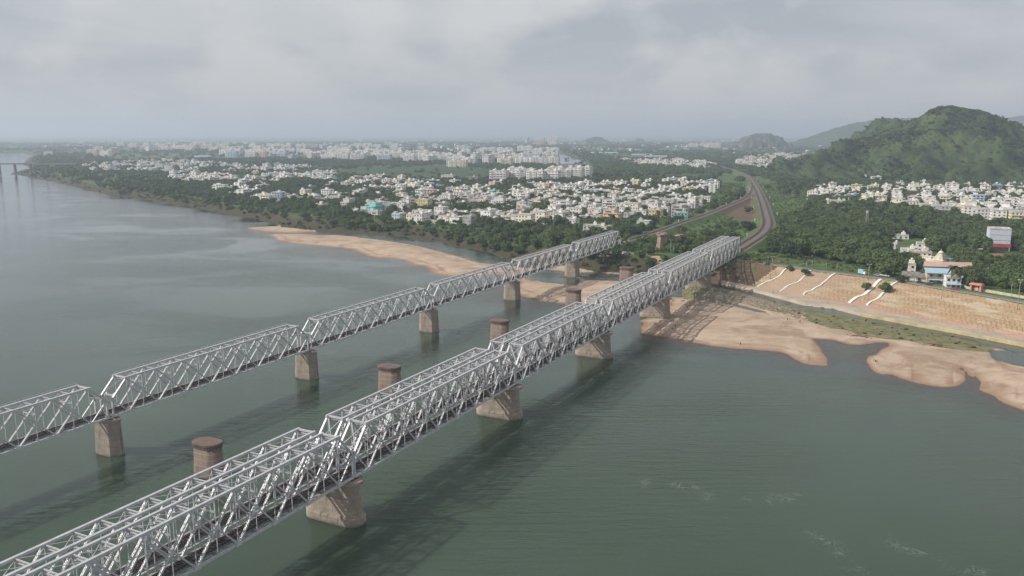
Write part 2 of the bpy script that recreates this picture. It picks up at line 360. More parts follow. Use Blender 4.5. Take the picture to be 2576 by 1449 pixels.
def concrete(name, c, band, stain):
    t = NT(name, .9, .2); o_ = t.obj(); sp = t.n('ShaderNodeSeparateXYZ'); t.put(sp.inputs[0], o_)
    f = t.noise(o_, .35, 5, .6); k = t.mix(tuple(q * .62 for q in c), c, t.rng(f, .3, .68))
    zf = t.m('FRACT', t.m('MULTIPLY', sp.outputs['Z'], band)); ln = t.m('MULTIPLY', t.rng(zf, .9, .97), t.rng(t.noise(o_, .5, 2), .3, .6))
    k = t.mix(k, tuple(q * .45 for q in c), t.m('MULTIPLY', ln, .8))
    lay = t.noise(t.map(o_, (.05, .05, 1)), 1.1, 2); k = t.mix(k, tuple(q * .6 for q in c), t.m('MULTIPLY', t.rng(lay, .5, .65), .55))
    dr = t.noise(t.map(o_, (1, 1, .07)), .75, 4, .6); k = t.mix(k, (.035, .032, .03), t.m('MULTIPLY', t.rng(dr, .56, .7), stain))
    fine = t.noise(o_, 3.5, 4); k = t.mix(k, tuple(q * .7 for q in c), t.m('MULTIPLY', fine, .5))
    wl = t.rng(t.m('ADD', sp.outputs['Z'], t.m('MULTIPLY', t.noise(o_, .8, 3), 1.2)), .6, 1.6, 1, 0); k = t.mix(k, (.07, .065, .05), t.m('MULTIPLY', wl, .65))
    t.col(k); t.bump(t.noise(o_, 2, 4), .4, .15); return t.mat
M['conc_a'] = concrete('weathered_concrete', (.35, .295, .24), .42, .85)
M['conc_b'] = concrete('banded_concrete', (.34, .285, .235), .55, .9)
def brickmat(name, c1, c2, mort):
    t = NT(name, .92, .15); o_ = t.obj(); sp = t.n('ShaderNodeSeparateXYZ'); t.put(sp.inputs[0], o_)
    an = t.m('MULTIPLY', t.m('ARCTAN2', sp.outputs['Y'], sp.outputs['X']), 3.2); cb = t.n('ShaderNodeCombineXYZ'); t.put(cb.inputs[0], an); t.put(cb.inputs[1], sp.outputs['Z'])
    b = t.n('ShaderNodeTexBrick'); t.put(b.inputs['Vector'], cb.outputs[0]); b.inputs['Scale'].default_value = 1.0; b.inputs['Brick Width'].default_value = .9; b.inputs['Row Height'].default_value = .36; b.inputs['Mortar Size'].default_value = .035
    b.inputs['Color1'].default_value = (*c1, 1); b.inputs['Color2'].default_value = (*c2, 1); b.inputs['Mortar'].default_value = (*mort, 1)
    k = t.mix(b.outputs['Color'], (.1, .085, .07), t.m('MULTIPLY', t.rng(t.noise(t.map(o_, (1, 1, .3)), .5, 5, .65), .42, .75), .75))
    zf = t.m('FRACT', t.m('ADD', t.m('MULTIPLY', sp.outputs['Z'], .52), .1)); k = t.mix(k, (.4, .33, .27), t.m('MULTIPLY', t.rng(zf, .93, .97), .55))
    k = t.mix(k, (.34, .29, .24), t.m('MULTIPLY', t.rng(t.noise(o_, 1.7, 3), .58, .75), .5))
    t.col(k); t.bump(t.noise(o_, 3, 4), .5, .15); return t.mat
M['brick'] = brickmat('old_brick', (.2, .145, .118), (.165, .122, .1), (.2, .165, .14))
M['brickcap'] = simple('red_coping', (.175, .118, .102), .9, .2, 0, .45, .5, (.12, .092, .082))
M['wall'] = objcol('painted_wall'); M['roof'] = simple('flat_roof', (.62, .6, .56), .9, .2, 0, .45, .35, (.33, .32, .3))
M['win'] = simple('window_glass', (.05, .055, .06), .3, .5, 0, .3, 1)
M['white'] = simple('white_paint', (.78, .77, .74), .7, .3, 0, .2, .5, (.6, .58, .54)); M['tank_b'] = simple('black_plastic', (.04, .04, .045), .5, .4)
M['trunk'] = simple('bark', (.12, .09, .065), .95, .1, 0, .4, 1.5)
def foliage(name, c1, c2, c3, dk=.6):
    t = NT(name, .75, .12); oi = t.n('ShaderNodeObjectInfo'); ge = t.n('ShaderNodeNewGeometry')
    k = t.mix(c1, c2, t.rng(t.noise(t.obj(), .35, 2), .35, .65)); k = t.mix(k, c3, t.m('MULTIPLY', ge.outputs['Random Per Island'], .55))
    k = t.mix(k, (.055, .06, .016), t.m('MULTIPLY', t.rng(oi.outputs['Random'], .5, 1.0), .5))
    k = t.mix(k, (.012, .022, .012), t.m('MULTIPLY', t.rng(oi.outputs['Random'], .35, 0.0), dk))
    t.col(k); return t.mat
M['leaf'] = foliage('dark_foliage', (.05, .08, .03), (.08, .122, .04), (.115, .155, .055))
M['leaf2'] = foliage('bright_foliage', (.06, .105, .028), (.09, .145, .04), (.12, .175, .055))
M['palm'] = foliage('palm_frond', (.045, .065, .025), (.06, .08, .03), (.09, .1, .04))
M['dry'] = foliage('dry_scrub', (.06, .055, .025), (.085, .075, .035), (.1, .08, .045))
M['scrubleaf'] = foliage('scrub_leaf', (.085, .14, .04), (.115, .18, .055), (.145, .21, .07), .12); M['hillveg'] = foliage('hill_scrub', (.027, .047, .02), (.043, .07, .027), (.06, .088, .032))

def terrain_material():
    t = NT('ground_cover', .95, .1); p = t.pos()
    A = t.attr('zone_a'); B = t.attr('zone_b'); C = t.attr('zone_c')
    sa = t.n('ShaderNodeSeparateColor'); t.put(sa.inputs[0], A.outputs['Color']); sb = t.n('ShaderNodeSeparateColor'); t.put(sb.inputs[0], B.outputs['Color']); s3 = t.n('ShaderNodeSeparateColor'); t.put(s3.inputs[0], C.outputs['Color'])
    nb = t.noise(p, .012, 5, .6); nm = t.noise(p, .09, 4, .6); nf = t.noise(p, .6, 4, .6); nff = t.noise(p, 2.2, 3)
    base = t.mix((.055, .09, .028), (.095, .145, .045), t.rng(nm, .35, .68)); base = t.mix(base, (.11, .09, .06), t.m('MULTIPLY', t.rng(nb, .5, .66), .5)); base = t.mix(base, (.16, .13, .09), t.m('MULTIPLY', t.rng(nf, .6, .75), .35))
    mud = t.mix((.044, .038, .026), (.095, .074, .05), t.rng(nf, .35, .65)); mud = t.mix(mud, (.05, .06, .025), t.m('MULTIPLY', t.rng(nm, .42, .6), .8)); mud = t.mix(mud, (.24, .19, .14), t.m('MULTIPLY', t.rng(nff, .66, .8), .3))
    k = t.mix(base, mud, t.rng(t.m('ADD', sa.outputs[2], t.m('MULTIPLY', t.m('SUBTRACT', nm, .5), .8)), .3, .7))
    # fields and bare soil
    fld = t.mix((.034, .062, .028), (.058, .09, .038), t.rng(t.noise(t.map(p, (1, .15, 1)), .05, 3), .3, .7)); k = t.mix(k, fld, sb.outputs[2])
    soil = t.mix((.09, .06, .045), (.17, .105, .07), t.rng(nf, .3, .7)); soil = t.mix(soil, (.06, .075, .03), t.m('MULTIPLY', t.rng(nm, .52, .66), .7)); k = t.mix(k, soil, s3.outputs[0])
    red = t.mix((.30, .15, .085), (.24, .2, .1), t.rng(t.noise(p, .06, 3), .4, .62)); k = t.mix(k, red, s3.outputs[1])
    # sand: dry, with ripples, damp at the waterline
    sand = t.mix((.36, .272, .2), (.45, .35, .262), t.rng(t.noise(p, .05, 5, .6), .35, .65)); sand = t.mix(sand, (.27, .19, .14), t.m('MULTIPLY', t.rng(t.noise(t.map(p, (.4, 1, 1), (0, 0, .5)), .16, 5, .65, .6), .5, .68), .6)); sand = t.mix(sand, (.24, .165, .115), t.m('MULTIPLY', t.rng(t.noise(p, .035, 5, .65, .8), .52, .64), .6)); sand = t.mix(sand, (.56, .43, .31), t.m('MULTIPLY', t.rng(nff, .55, .8), .3))
    sp = t.n('ShaderNodeSeparateXYZ'); t.put(sp.inputs[0], p)
    wet = t.rng(t.m('ADD', sp.outputs['Z'], t.m('MULTIPLY', t.m('SUBTRACT', nm, .5), .35)), .02, .42, 1, 0); sand = t.mix(sand, (.25, .15, .095), t.m('MULTIPLY', wet, .8))
    k = t.mix(k, sand, t.rng(sa.outputs[0], .3, .7))
    gr = t.mix((.2, .17, .11), (.12, .135, .05), t.rng(t.noise(p, .12, 4, .65), .4, .62)); gr = t.mix(gr, (.07, .095, .03), t.m('MULTIPLY', t.rng(t.noise(p, .3, 4, .6), .5, .66), .85)); gr = t.mix(gr, (.3, .25, .17), t.m('MULTIPLY', t.rng(nff, .58, .75), .5))
    gr = t.mix(gr, t.mix((.2, .16, .12), (.32, .265, .2), t.rng(nff, .35, .65)), t.m('MULTIPLY', s3.outputs[2], .6))
    k = t.mix(k, gr, t.rng(t.m('ADD', sa.outputs[1], t.m('MULTIPLY', t.m('SUBTRACT', nf, .5), .7)), .3, .7))
    # stone pitching of the river slope: panels in rows along the bank
    rv = t.attr('rev_uv'); rs = t.n('ShaderNodeSeparateXYZ'); t.put(rs.inputs[0], rv.outputs['Vector'])
    sk = t.n('ShaderNodeCombineXYZ'); t.put(sk.inputs[0], t.m('ADD', rs.outputs[0], t.m('MULTIPLY', rs.outputs[1], .45))); t.put(sk.inputs[1], rs.outputs[1])
    tv = rs.outputs[2]; rowi = t.m('FLOOR', t.m('MULTIPLY', rs.outputs[1], 1 / 5.2)); fu = t.m('FRACT', t.m('ADD', t.m('MULTIPLY', t.m('ADD', rs.outputs[0], t.m('MULTIPLY', rs.outputs[1], .5)), 1 / 2.7), t.m('MULTIPLY', rowi, .37)))
    rib = t.m('MULTIPLY', t.m('SUBTRACT', 1, t.rng(t.m('ABSOLUTE', t.m('SUBTRACT', fu, .5)), .1, .24)), t.rng(t.noise(t.map(rv.outputs['Vector'], (.4, 1, 0)), .1, 4, .6), .3, .55))  # rib lines: joints, plus shading of tilted panels put into the colour
    fv = t.m('FRACT', t.m('MULTIPLY', rs.outputs[1], 1 / 5.2)); rowl = t.m('MULTIPLY', t.m('SUBTRACT', 1, t.rng(t.m('ABSOLUTE', t.m('SUBTRACT', fv, .5)), .03, .1)), .55)
    panel = t.mix((.355, .27, .145), (.31, .235, .145), t.rng(t.noise(rv.outputs['Vector'], .3, 3), .35, .65)); panel = t.mix(panel, (.25, .15, .095), t.m('MAXIMUM', rib, rowl))
    st = t.mix(panel, t.mix(panel, (.40, .25, .15), .35), t.rng(t.noise(p, .022, 3), .42, .62))
    st = t.mix(st, (.45, .37, .28), t.m('MULTIPLY', t.rng(t.noise(t.map(rv.outputs['Vector'], (.3, 1, 0)), .14, 4, .65), .47, .64), .75))
    st = t.mix(st, (.52, .47, .38), t.m('MULTIPLY', t.rng(t.noise(t.map(rv.outputs['Vector'], (.5, 1.2, 0)), .4, 4, .7), .57, .7), .7))
    st = t.mix(st, (.40, .23, .18), t.m('MULTIPLY', t.m('MULTIPLY', t.rng(tv, .42, .36), t.rng(t.noise(rv.outputs['Vector'], .02, 2), .35, .55)), .75))
    st = t.mix(st, (.36, .26, .185), t.m('MULTIPLY', s3.outputs[2], .75)); st = t.mix(st, tuple([.24, .15, .09]), t.m('MULTIPLY', t.rng(nf, .58, .74), .45))
    k = t.mix(k, st, t.rng(sb.outputs[0], .4, .6))
    pth = t.mix((.33, .27, .21), (.42, .35, .275), t.rng(nm, .3, .7)); pth = t.mix(pth, (.2, .16, .11), t.m('MULTIPLY', t.rng(nf, .56, .72), .6)); k = t.mix(k, pth, t.rng(sb.outputs[1], .4, .6))
    bal = t.mix((.125, .1, .083), (.185, .15, .125), t.rng(nf, .35, .65)); k = t.mix(k, bal, t.rng(t.m('ADD', A.outputs['Alpha'], t.m('MULTIPLY', t.m('SUBTRACT', nf, .5), .4)), .4, .6))
    t.col(k); t.bump(t.m('ADD', nf, t.m('MULTIPLY', nm, 2)), .6, .5); return t.mat
M['ground'] = terrain_material()

def water_material():
    m = bpy.data.materials.new('river_water'); m.use_nodes = True; t = NT.__new__(NT); t.mat = m; t.t = m.node_tree; t.N = t.t.nodes; t.L = t.t.links; t.geo = None
    for q in list(t.N): t.N.remove(q)
    o_ = t.n('ShaderNodeOutputMaterial'); p = t.pos()
    dp = t.attr('depth').outputs['Fac']; fm = t.attr('foam').outputs['Fac']
    big = t.noise(t.map(p, (1, 1.6, 1), (0, 0, .4)), .008, 3, .5, .6)
    wv = t.noise(t.map(p, (.55, 1.25, 1), (0, 0, -.12)), .55, 4, .6, .4); wv2 = t.noise(t.map(p, (.14, 1.0, 1), (0, 0, -.1)), .42, 3, .55, .5)
    hh = t.m('ADD', t.m('MULTIPLY', wv, .5), t.m('MULTIPLY', wv2, .9))
    bm = t.n('ShaderNodeBump'); bm.inputs['Distance'].default_value = .6; t.put(bm.inputs['Height'], hh); t.put(bm.inputs['Strength'], t.rng(big, .36, .62, .14, .95))
    df = t.n('ShaderNodeSubsurfaceScattering'); df.falloff = 'BURLEY'; df.inputs['Scale'].default_value = 4.6; df.inputs['Radius'].default_value = (.8, 1.2, 1.0)
    c = t.mix((.035, .059, .036), (.044, .070, .047), t.rng(t.noise(p, .01, 3), .3, .7))
    ridge = t.m('SUBTRACT', 1, t.m('MULTIPLY', t.m('ABSOLUTE', t.m('SUBTRACT', t.noise(p, .2, 4, .6, 1.6), .5)), 20), True)
    fo = t.m('MULTIPLY', t.m('MULTIPLY', ridge, fm), t.rng(t.noise(p, .12, 3), .42, .62)); c = t.mix(c, (.4, .41, .38), t.m('MULTIPLY', fo, .3)); t.put(df.inputs['Color'], c)
    tr = t.n('ShaderNodeBsdfTransparent'); tr.inputs['Color'].default_value = (.86, .8, .7, 1)
    mk = t.m('SUBTRACT', 1, t.m('POWER', 2.718, t.m('MULTIPLY', t.m('MAXIMUM', dp, 0), -1.0)))
    m1 = t.n('ShaderNodeMixShader'); t.put(m1.inputs[0], mk); t.L.new(tr.outputs[0], m1.inputs[1]); t.L.new(df.outputs[0], m1.inputs[2])
    gl = t.n('ShaderNodeBsdfGlossy'); gl.inputs['Roughness'].default_value = .07; t.L.new(bm.outputs[0], gl.inputs['Normal'])
    fr = t.n('ShaderNodeFresnel'); fr.inputs['IOR'].default_value = 1.36
    m2 = t.n('ShaderNodeMixShader'); t.put(m2.inputs[0], t.m('MINIMUM', t.m('MULTIPLY', fr.outputs[0], t.m('ADD', 1, t.m('MULTIPLY', fr.outputs[0], t.m('SUBTRACT', 1.35, fr.outputs[0])))), .95)); t.L.new(m1.outputs[0], m2.inputs[1]); t.L.new(gl.outputs[0], m2.inputs[2])
    t.L.new(m2.outputs[0], o_.inputs['Surface']); return m
M['water'] = water_material()

# ------------------------------------------------------------------ ground, sand banks, river as real sheets
def build_terrain():
    az = np.radians(np.concatenate([np.arange(-56, -36, .5), np.arange(-36, 36.01, .12), np.arange(36.4, 60, .5)]))
    dn = np.radians(np.concatenate([np.arange(52, 14, -.45), np.arange(14, 1.2, -.033), np.arange(1.2, .17, -.03)]))
    rr = CAMH / np.tan(dn); rr = np.concatenate([rr, [36000, 46000]])
    X = np.outer(rr, np.sin(az)); Y = np.outer(rr, np.cos(az)); nr, na = X.shape
    P = np.stack([X.ravel(), Y.ravel()], 1); T = terrain(P, True); h = T['h']
    far = np.hypot(P[:, 0], P[:, 1])
    h = np.where(far > 8000, np.minimum(h, 9), h)
    r = np.arange(nr - 1)[:, None] * na + np.arange(na - 1)[None, :]
    Q = np.stack([r, r + na, r + na + 1, r + 1], -1).reshape(-1, 4)[:, ::-1]
    sandm = sst(-24, -8, T['ss']) * (T['ins'] < 3) * (1 - sst(-1, 1, T['mo']) * .8)
    grass = np.maximum(sst(-2, 2, T['gr']), .85 * sst(-1, 2, T['mo'])) * (T['ins'] < .5)
    mudm = (T['ins'] > -25) * (1 - sst(.55, 1.0, T['t']) * (~((T['inu']) & False))) * (1 - T['east'] * .6) * ~T['inu']
    mudm = np.where(T['inl'] | (T['ins'] > -25), mudm, 0)
    revm = (T['east'] > .5) * (T['t'] > .30) * (~T['inu']) * (T['ins'] > 0)
    mid = np.array([at(*z6(1800, 560), 10)[:2], at(*z6(2318, 620), 10)[:2], at(*z6(2330, 1000), 1)[:2], at(*z6(1650, 780), 1)[:2]])
    revm = np.maximum(revm, inside(P, mid))
    revm = revm * (sd(P, np.array([top_e[0], chan_line[0] + [-5, -5], chan_line[0] + [-60, 60], top_e[0] + [-40, 60]])) < 0)
    s_al = (P[:, 0] - 160) * .555 - (P[:, 1] - 540) * .832
    revm = revm * ((s_al > -8) | inside(P, mid))
    path = (T['east'] > .4) * (T['t'] <= .30) * (T['ins'] > 0) * (~T['inu'])
    road = (T['east'] > .5) * T['inu'] * (T['dt'] < 7.5)
    bal = np.maximum(sst(7.8, 6.2, T['dA']), sst(5.5, 3.6, T['dB'])) * (T['em'] > 8)
    fld = np.zeros(len(P))
    for f in FIELDS: fld = np.maximum(fld, sst(-2, 6, sd(P, f)))
    # far farmland in patches
    fld = np.maximum(fld, sst(.08, .16, vnoise(P[:, 0], P[:, 1], 420)) * sst(2000, 2800, far) * .8)
    tri = np.maximum(sst(-1, 4, sd(P, TRI)), sst(-8, 6, sd(P, RUB)) * .85)
    red = sst(-2, 3, sd(P, REDF))
    plain = sst(60, 20, s_al) * sst(-5, 5, s_al)
    ZA = np.stack([sandm, grass, mudm, bal], 1).astype(np.float32); ZB = np.stack([revm, path * 1.0, fld, np.ones(len(P))], 1).astype(np.float32)
    ZC = np.stack([tri, red, plain, np.ones(len(P))], 1).astype(np.float32)
    slope_d = T['t'] * 50
    RU = np.stack([s_al, slope_d, T['t']], 1).astype(np.float32)
    FM = np.zeros(len(P))
    for f in FOAM: FM = np.maximum(FM, np.exp(-(segd(P, f) / 2.0) ** 2))
    zone = np.zeros(len(P), int)                       # 0 ground 1 riverbed 2 sand 3 grass 4 revetment 5 promenade 6 road 7 ballast
    zone[(h < -.15)] = 1; zone[(sandm > .5) & (h > -.25)] = 2; zone[(grass > .5) & (h > -.25)] = 3; zone[revm > .5] = 4; zone[path] = 5; zone[bal > .5] = 7
    fz = np.sort(zone[Q], 1)[:, 2]
    V = np.stack([P[:, 0], P[:, 1], h], 1).astype(np.float32)
    def sheet(name, keep, verts, mat, attrs):
        q = Q[keep]; used = np.zeros(len(P), bool); used[q.ravel()] = True; idx = np.cumsum(used) - 1
        me = bpy.data.meshes.new(name); nv = int(used.sum()); me.vertices.add(nv); me.vertices.foreach_set('co', verts[used].ravel())
        nf = len(q); me.loops.add(nf * 4); me.loops.foreach_set('vertex_index', idx[q].ravel().astype(np.int32)); me.polygons.add(nf)
        me.polygons.foreach_set('loop_start', np.arange(0, nf * 4, 4, dtype=np.int32)); me.polygons.foreach_set('use_smooth', np.ones(nf, bool))
        me.materials.append(mat); me.update(calc_edges=True)
        for an, ty, dat in attrs:
            a_ = me.attributes.new(an, ty, 'POINT'); key = {'FLOAT_COLOR': 'color', 'FLOAT_VECTOR': 'vector', 'FLOAT': 'value'}[ty]; a_.data.foreach_set(key, np.ascontiguousarray(dat[used]).ravel())
        o = bpy.data.objects.new(name, me); col.objects.link(o); return o
    at_ = [('zone_a', 'FLOAT_COLOR', ZA), ('zone_b', 'FLOAT_COLOR', ZB), ('zone_c', 'FLOAT_COLOR', ZC), ('rev_uv', 'FLOAT_VECTOR', RU)]
    info = {0: ('ground', 'flat green and built over land beyond the river', 'land'), 1: ('riverbed', 'river bed under the green water', 'river bed'), 2: ('sand_bank', 'pale orange sand banks lying in the river under the bridges', 'sand bank'),
            3: ('grass_flat', 'patchy green and tan grass strip between sand and channel', 'grass flat'), 4: ('river_slope', 'orange and yellow stone pitched river slope below the road', 'slope'), 5: ('promenade', 'grey walkway along the foot of the stone slope', 'walkway'), 7: ('ballast_bed', 'dark ballast bed of the curving railway tracks', 'ballast')}
    for k, (nm_, lb, ct) in info.items():
        if (fz == k).any(): tag(sheet(nm_, fz == k, V, M['ground'], at_), lb, ct, kind='structure')
    Wv = V.copy(); Wv[:, 2] = 0
    hq = h[Q].min(1); farq = far[Q].max(1)
    tag(sheet('river_water', (hq < .35) & (farq < 20000), Wv, M['water'], [('depth', 'FLOAT', (-h).astype(np.float32)), ('foam', 'FLOAT', FM.astype(np.float32))]), 'calm green grey river under the railway bridges', 'river', kind='structure')
build_terrain()

# ------------------------------------------------------------------ bridges
SPL = 92.4; NP = 16; PA = SPL / NP
def laced(L, w_, d_, bar=.07, step=.55, lace=True):
    """member along +X: two flat channels joined by zigzag lacing on both faces"""
    b = MB(); 
    for s in (-1, 1): b.box((L / 2, s * (w_ / 2 - .05), 0), (L, .1, d_))
    if lace:
        n_ = int(L / step); st = L / n_
        for f in (-1, 1):
            for i in range(n_):
                y0 = (-1) ** i * (w_ / 2 - .08)
                b.beam((i * st, y0, f * (d_ / 2 - .02)), ((i + 1) * st, -y0, f * (d_ / 2 - .02)), bar * 1.5, .03)
        for x in (0.4, L - .4, L / 2): b.box((x, 0, 0), (.9, w_ - .04, d_ * .9))
    else: b.box((L / 2, 0, 0), (L, w_ - .1, d_ * .5))
    return b
def place_dir(o, a, b):
    """orient a member mesh built along +X so that it runs from a to b, Y staying horizontal"""
    d = (Vector(b) - Vector(a)); o.location = a
    o.rotation_euler = (0, -math.atan2(d.z, math.hypot(d.x, d.y)), math.atan2(d.y, d.x))
def truss(name, label, cat, group, width, hgt_, lace, chord, loc, xtra):
    root = empty(name, loc, TH); tag(root, label, cat, group)
    St = M['steel']; W2 = width / 2; a = PA; h = hgt_
    dl = math.hypot(2 * a, h); el = math.hypot(a, h / 2)
    mk = {}
    def part(nm, key, fn, parent=root, mat=St):
        if key not in mk: mk[key] = fn().mesh(nm, mat)
        return mobj(nm, mk[key], parent)
    for s in (-1, 1):
        y = s * W2
        o = part('top_chord', 'tc', lambda: MB().box(((SPL - 2 * a) / 2, 0, 0), (SPL - 2 * a + .9, chord, chord * .9)).box(((SPL - 2 * a) / 2, 0, chord * .45 + .03), (SPL - 2 * a + 1.1, chord + .12, .05))); o.location = (a, y, h)
        o = part('bottom_chord', 'bc', lambda: MB().box((SPL / 2, 0, 0), (SPL + .3, chord * .8, chord * .85)).box((SPL / 2, 0, chord * .425 + .02), (SPL, chord * .9, .04))); o.location = (0, y, 0)
        for x0, x1 in ((0, a), (SPL, SPL - a)):
            o = part('inclined_end_post', 'ie', lambda: MB().box((el / 2, 0, 0), (el, chord * .95, chord * .8))); place_dir(o, (x0, y, h / 2), (x1, y, h))
            o = part('lower_end_diagonal', 'ld', lambda: MB().box((el / 2, 0, 0), (el, chord * .5, chord * .55))); place_dir(o, (x0, y, h / 2), (x1, y, 0))
            o = part('end_post', 'ep', lambda: MB().box((0, 0, h / 4), (chord * .75, chord * .85, h / 2)).box((0, 0, h / 2), (1.0, .08, 1.3)).box((0, 0, .35), (1.2, .1, 1.2))); o.location = (x0, y, 0)
        for i in range(1, NP - 2, 2):
            o = part('diagonal', 'du', lambda: laced(dl, .5, .46, lace=lace)); place_dir(o, (i * a, y, 0), ((i + 2) * a, y, h))
            o = part('diagonal', 'dd', lambda: laced(dl, .42, .34, lace=lace)); place_dir(o, ((i + 2) * a, y + s * .0, 0), (i * a, y, h))
        for i in range(1, NP):
            odd = i % 2
            if odd: o = part('vertical', 'vt', lambda: MB().box((0, 0, h / 2), (.14, .18, h)).box((0, 0, .1), (1.7, .66, .9)).box((0, 0, h - .1), (1.5, .64, .8)))
            else: o = part('vertical', 'v2', lambda: MB().box((0, 0, h / 2), (.13, .17, h)).box((0, 0, h / 2), (1.1, .56, 1.1)))
            o.location = (i * a, y, 0)
    def strut():
        b = MB()
        for z in (0, -.62): b.box((0, 0, z), (.26, width - .3, .2))
        for k in range(9):
            y0 = -W2 + .4 + k * (width - .8) / 9; b.beam((0, y0, 0 if k % 2 else -.62), (0, y0 + (width - .8) / 9, -.62 if k % 2 else 0), .05, .07)
        return b
    for i in range(1, NP):
        o = part('top_strut', 'ts', strut); o.location = (i * a, 0, h - .05)
    for i in range(1, NP - 1):
        o = part('lateral_brace', 'lb', lambda: MB().beam((0, -W2 + .2, 0), (a, W2 - .2, 0), .11, .1).beam((0, W2 - .2, .14), (a, -W2 + .2, .14), .11, .1)); o.location = (i * a, 0, h - .25)
    for i in range(2, NP - 1, 2):
        o = part('sway_frame', 'sf', lambda: MB().box((0, 0, 0), (.2, width - .3, .3)).beam((0, -W2 + .15, -1.5), (0, -W2 + 1.7, 0), .16, .2).beam((0, W2 - .15, -1.5), (0, W2 - 1.7, 0), .16, .2).beam((0, -W2 + .3, 2.4), (0, W2 - .3, .2), .08, .1).beam((0, W2 - .3, 2.4), (0, -W2 + .3, .2), .08, .1)); o.location = (i * a, 0, h - 3.1)
    for e_ in (0, 1):
        X = lambda x: SPL - x if e_ else x
        def portal():
            b = MB(); lo = (.14 * a, h / 2 + .14 * h / 2); hi = (a * .97, h * .985)
            b.beam((X(hi[0]), -W2, hi[1] + .2), (X(hi[0]), W2, hi[1] + .2), .5, .45)
            b.beam((X(lo[0] + .3), -W2, lo[1]), (X(lo[0] + .3), W2, lo[1]), .35, .4)
            if xtra == 'X':
                b.beam((X(hi[0]), -W2 + .3, hi[1]), (X(lo[0] + .3), W2 - .3, lo[1]), .3, .26).beam((X(hi[0] - .1), W2 - .3, hi[1]), (X(lo[0] + .2), -W2 + .3, lo[1]), .3, .26)
            else:
                b.beam((X(hi[0]), -W2 + .9, hi[1]), (X(lo[0] + .5), W2 - .4, lo[1] + .6), .34, .26)
                for s in (-1, 1):
                    y = s * W2; b.add([(X(lo[0] + 1.2), y - s * .3, lo[1] + 1.2), (X(lo[0] + .3), y - s * 1.7, lo[1] + .1), (X(lo[0] + .1), y - s * 1.2, lo[1] - .1), (X(-.0), y - s * .3, h * .42)], ((0, 1, 2, 3), (3, 2, 1, 0)))
            return b
        part('portal_frame', 'pf%d' % e_, portal)
    SD = M['steel_d']
    for i in range(0, NP + 1):
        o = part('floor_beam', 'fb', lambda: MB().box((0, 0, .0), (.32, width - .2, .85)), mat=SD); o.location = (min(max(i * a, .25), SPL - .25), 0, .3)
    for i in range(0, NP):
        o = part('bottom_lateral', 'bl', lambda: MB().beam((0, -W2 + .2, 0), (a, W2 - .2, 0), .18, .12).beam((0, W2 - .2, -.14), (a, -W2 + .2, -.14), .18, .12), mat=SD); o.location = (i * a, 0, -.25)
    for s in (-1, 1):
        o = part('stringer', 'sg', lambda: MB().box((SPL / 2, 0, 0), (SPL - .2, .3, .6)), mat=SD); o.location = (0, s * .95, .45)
    tr = part('track', 'tk', lambda: [b := MB(), [b.box((.5 + k * .78, 0, 0), (.36, 2.7, .22)) for k in range(118)], b][2], mat=M['sleeper']); tr.location = (0, 0, .9)
    for s in (-1, 1):
        o = part('rail', 'rl', lambda: MB().box((SPL / 2, 0, 0), (SPL + .5, .11, .17)), tr, M['rail']); o.location = (0, s * .86, .2)
    o = part('guard_timber', 'gt', lambda: MB().box((SPL / 2, 1.32, 0), (SPL, .2, .16)).box((SPL / 2, -1.32, 0), (SPL, .2, .16)), tr, M['sleeper']); o.location = (0, 0, .2)
    o = part('walkway', 'wk', lambda: MB().box((SPL / 2, 1.95, 0), (SPL, .7, .06)), mat=M['walk']); o.location = (0, 0, 1.0)
    for i in (1.2, 5.3, 9.3, 13.3):
        def refuge():
            b = MB().box((0, 0, 0), (2.2, 1.1, .08))
            for x in (-1.05, 0, 1.05): b.box((x, -.5, .55), (.06, .06, 1.1))
            for z in (.55, 1.1): b.box((0, -.5, z), (2.16, .05, .06))
            return b
        o = part('refuge_platform', 'rp', refuge, mat=M['walk']); o.location = (i * a, -W2 + .95, 1.05)
    if xtra == 'V':
        def hr():
            b = MB()
            for k in range(30): b.box((k * (SPL - 2 * a) / 29, 0, .35), (.06, .06, .7))
            return b.box(((SPL - 2 * a) / 2, 0, .72), (SPL - 2 * a, .05, .05))
        o = part('handrail', 'hr', hr); o.location = (a, W2, h + .3)
    return root
ordw = ['first', 'second', 'third', 'fourth', 'fifth', 'sixth', 'seventh', 'eighth', 'ninth', 'tenth', 'eleventh', 'twelfth', 'thirteenth', 'fourteenth', 'fifteenth', 'sixteenth']
ZA_, HA_ = 12.75, 12.85
near_w = ['nearest, at the lower left corner', 'second from the camera', 'third from the camera', 'fourth from the camera', 'fifth from the camera', 'farthest, at the green bank']
trA = None
def span_pos(base, k, off, L0, z): 
    p = base + U * (L0 * k + .3) + NR * off; return (p[0], p[1], z)
spansA = []
trA = truss('truss_span', '', 'bridge span', 'truss spans of the double bridge', 5.15, HA_, True, .56, span_pos(A0, -1, -2.57, 93, ZA_), 'X')
trB = truss('truss_span', '', 'bridge span', 'truss spans of the single bridge', 5.48, 11.25, False, .6, span_pos(B0, -1, -2.74, 94.0, 12.6), 'V')
index_kids()
for side, off in (('right', -2.57), ('left', -10.31)):
    for k in range(-1, 5):
        o = trA if (side == 'right' and k == -1) else copy_tree(trA)
        o.location = span_pos(A0, k, off, 93, ZA_)
        o['label'] = 'grey laced truss span, %s track of the double bridge, %s' % (side, near_w[k + 1])
for k in range(-1, 5):
    o = trB if k == -1 else copy_tree(trB)
    o.location = span_pos(B0, k, -2.74, 94.47, 12.6)
    o['label'] = 'grey steel truss span of the single track bridge, ' + near_w[k + 1].replace('lower left corner', 'left picture edge')

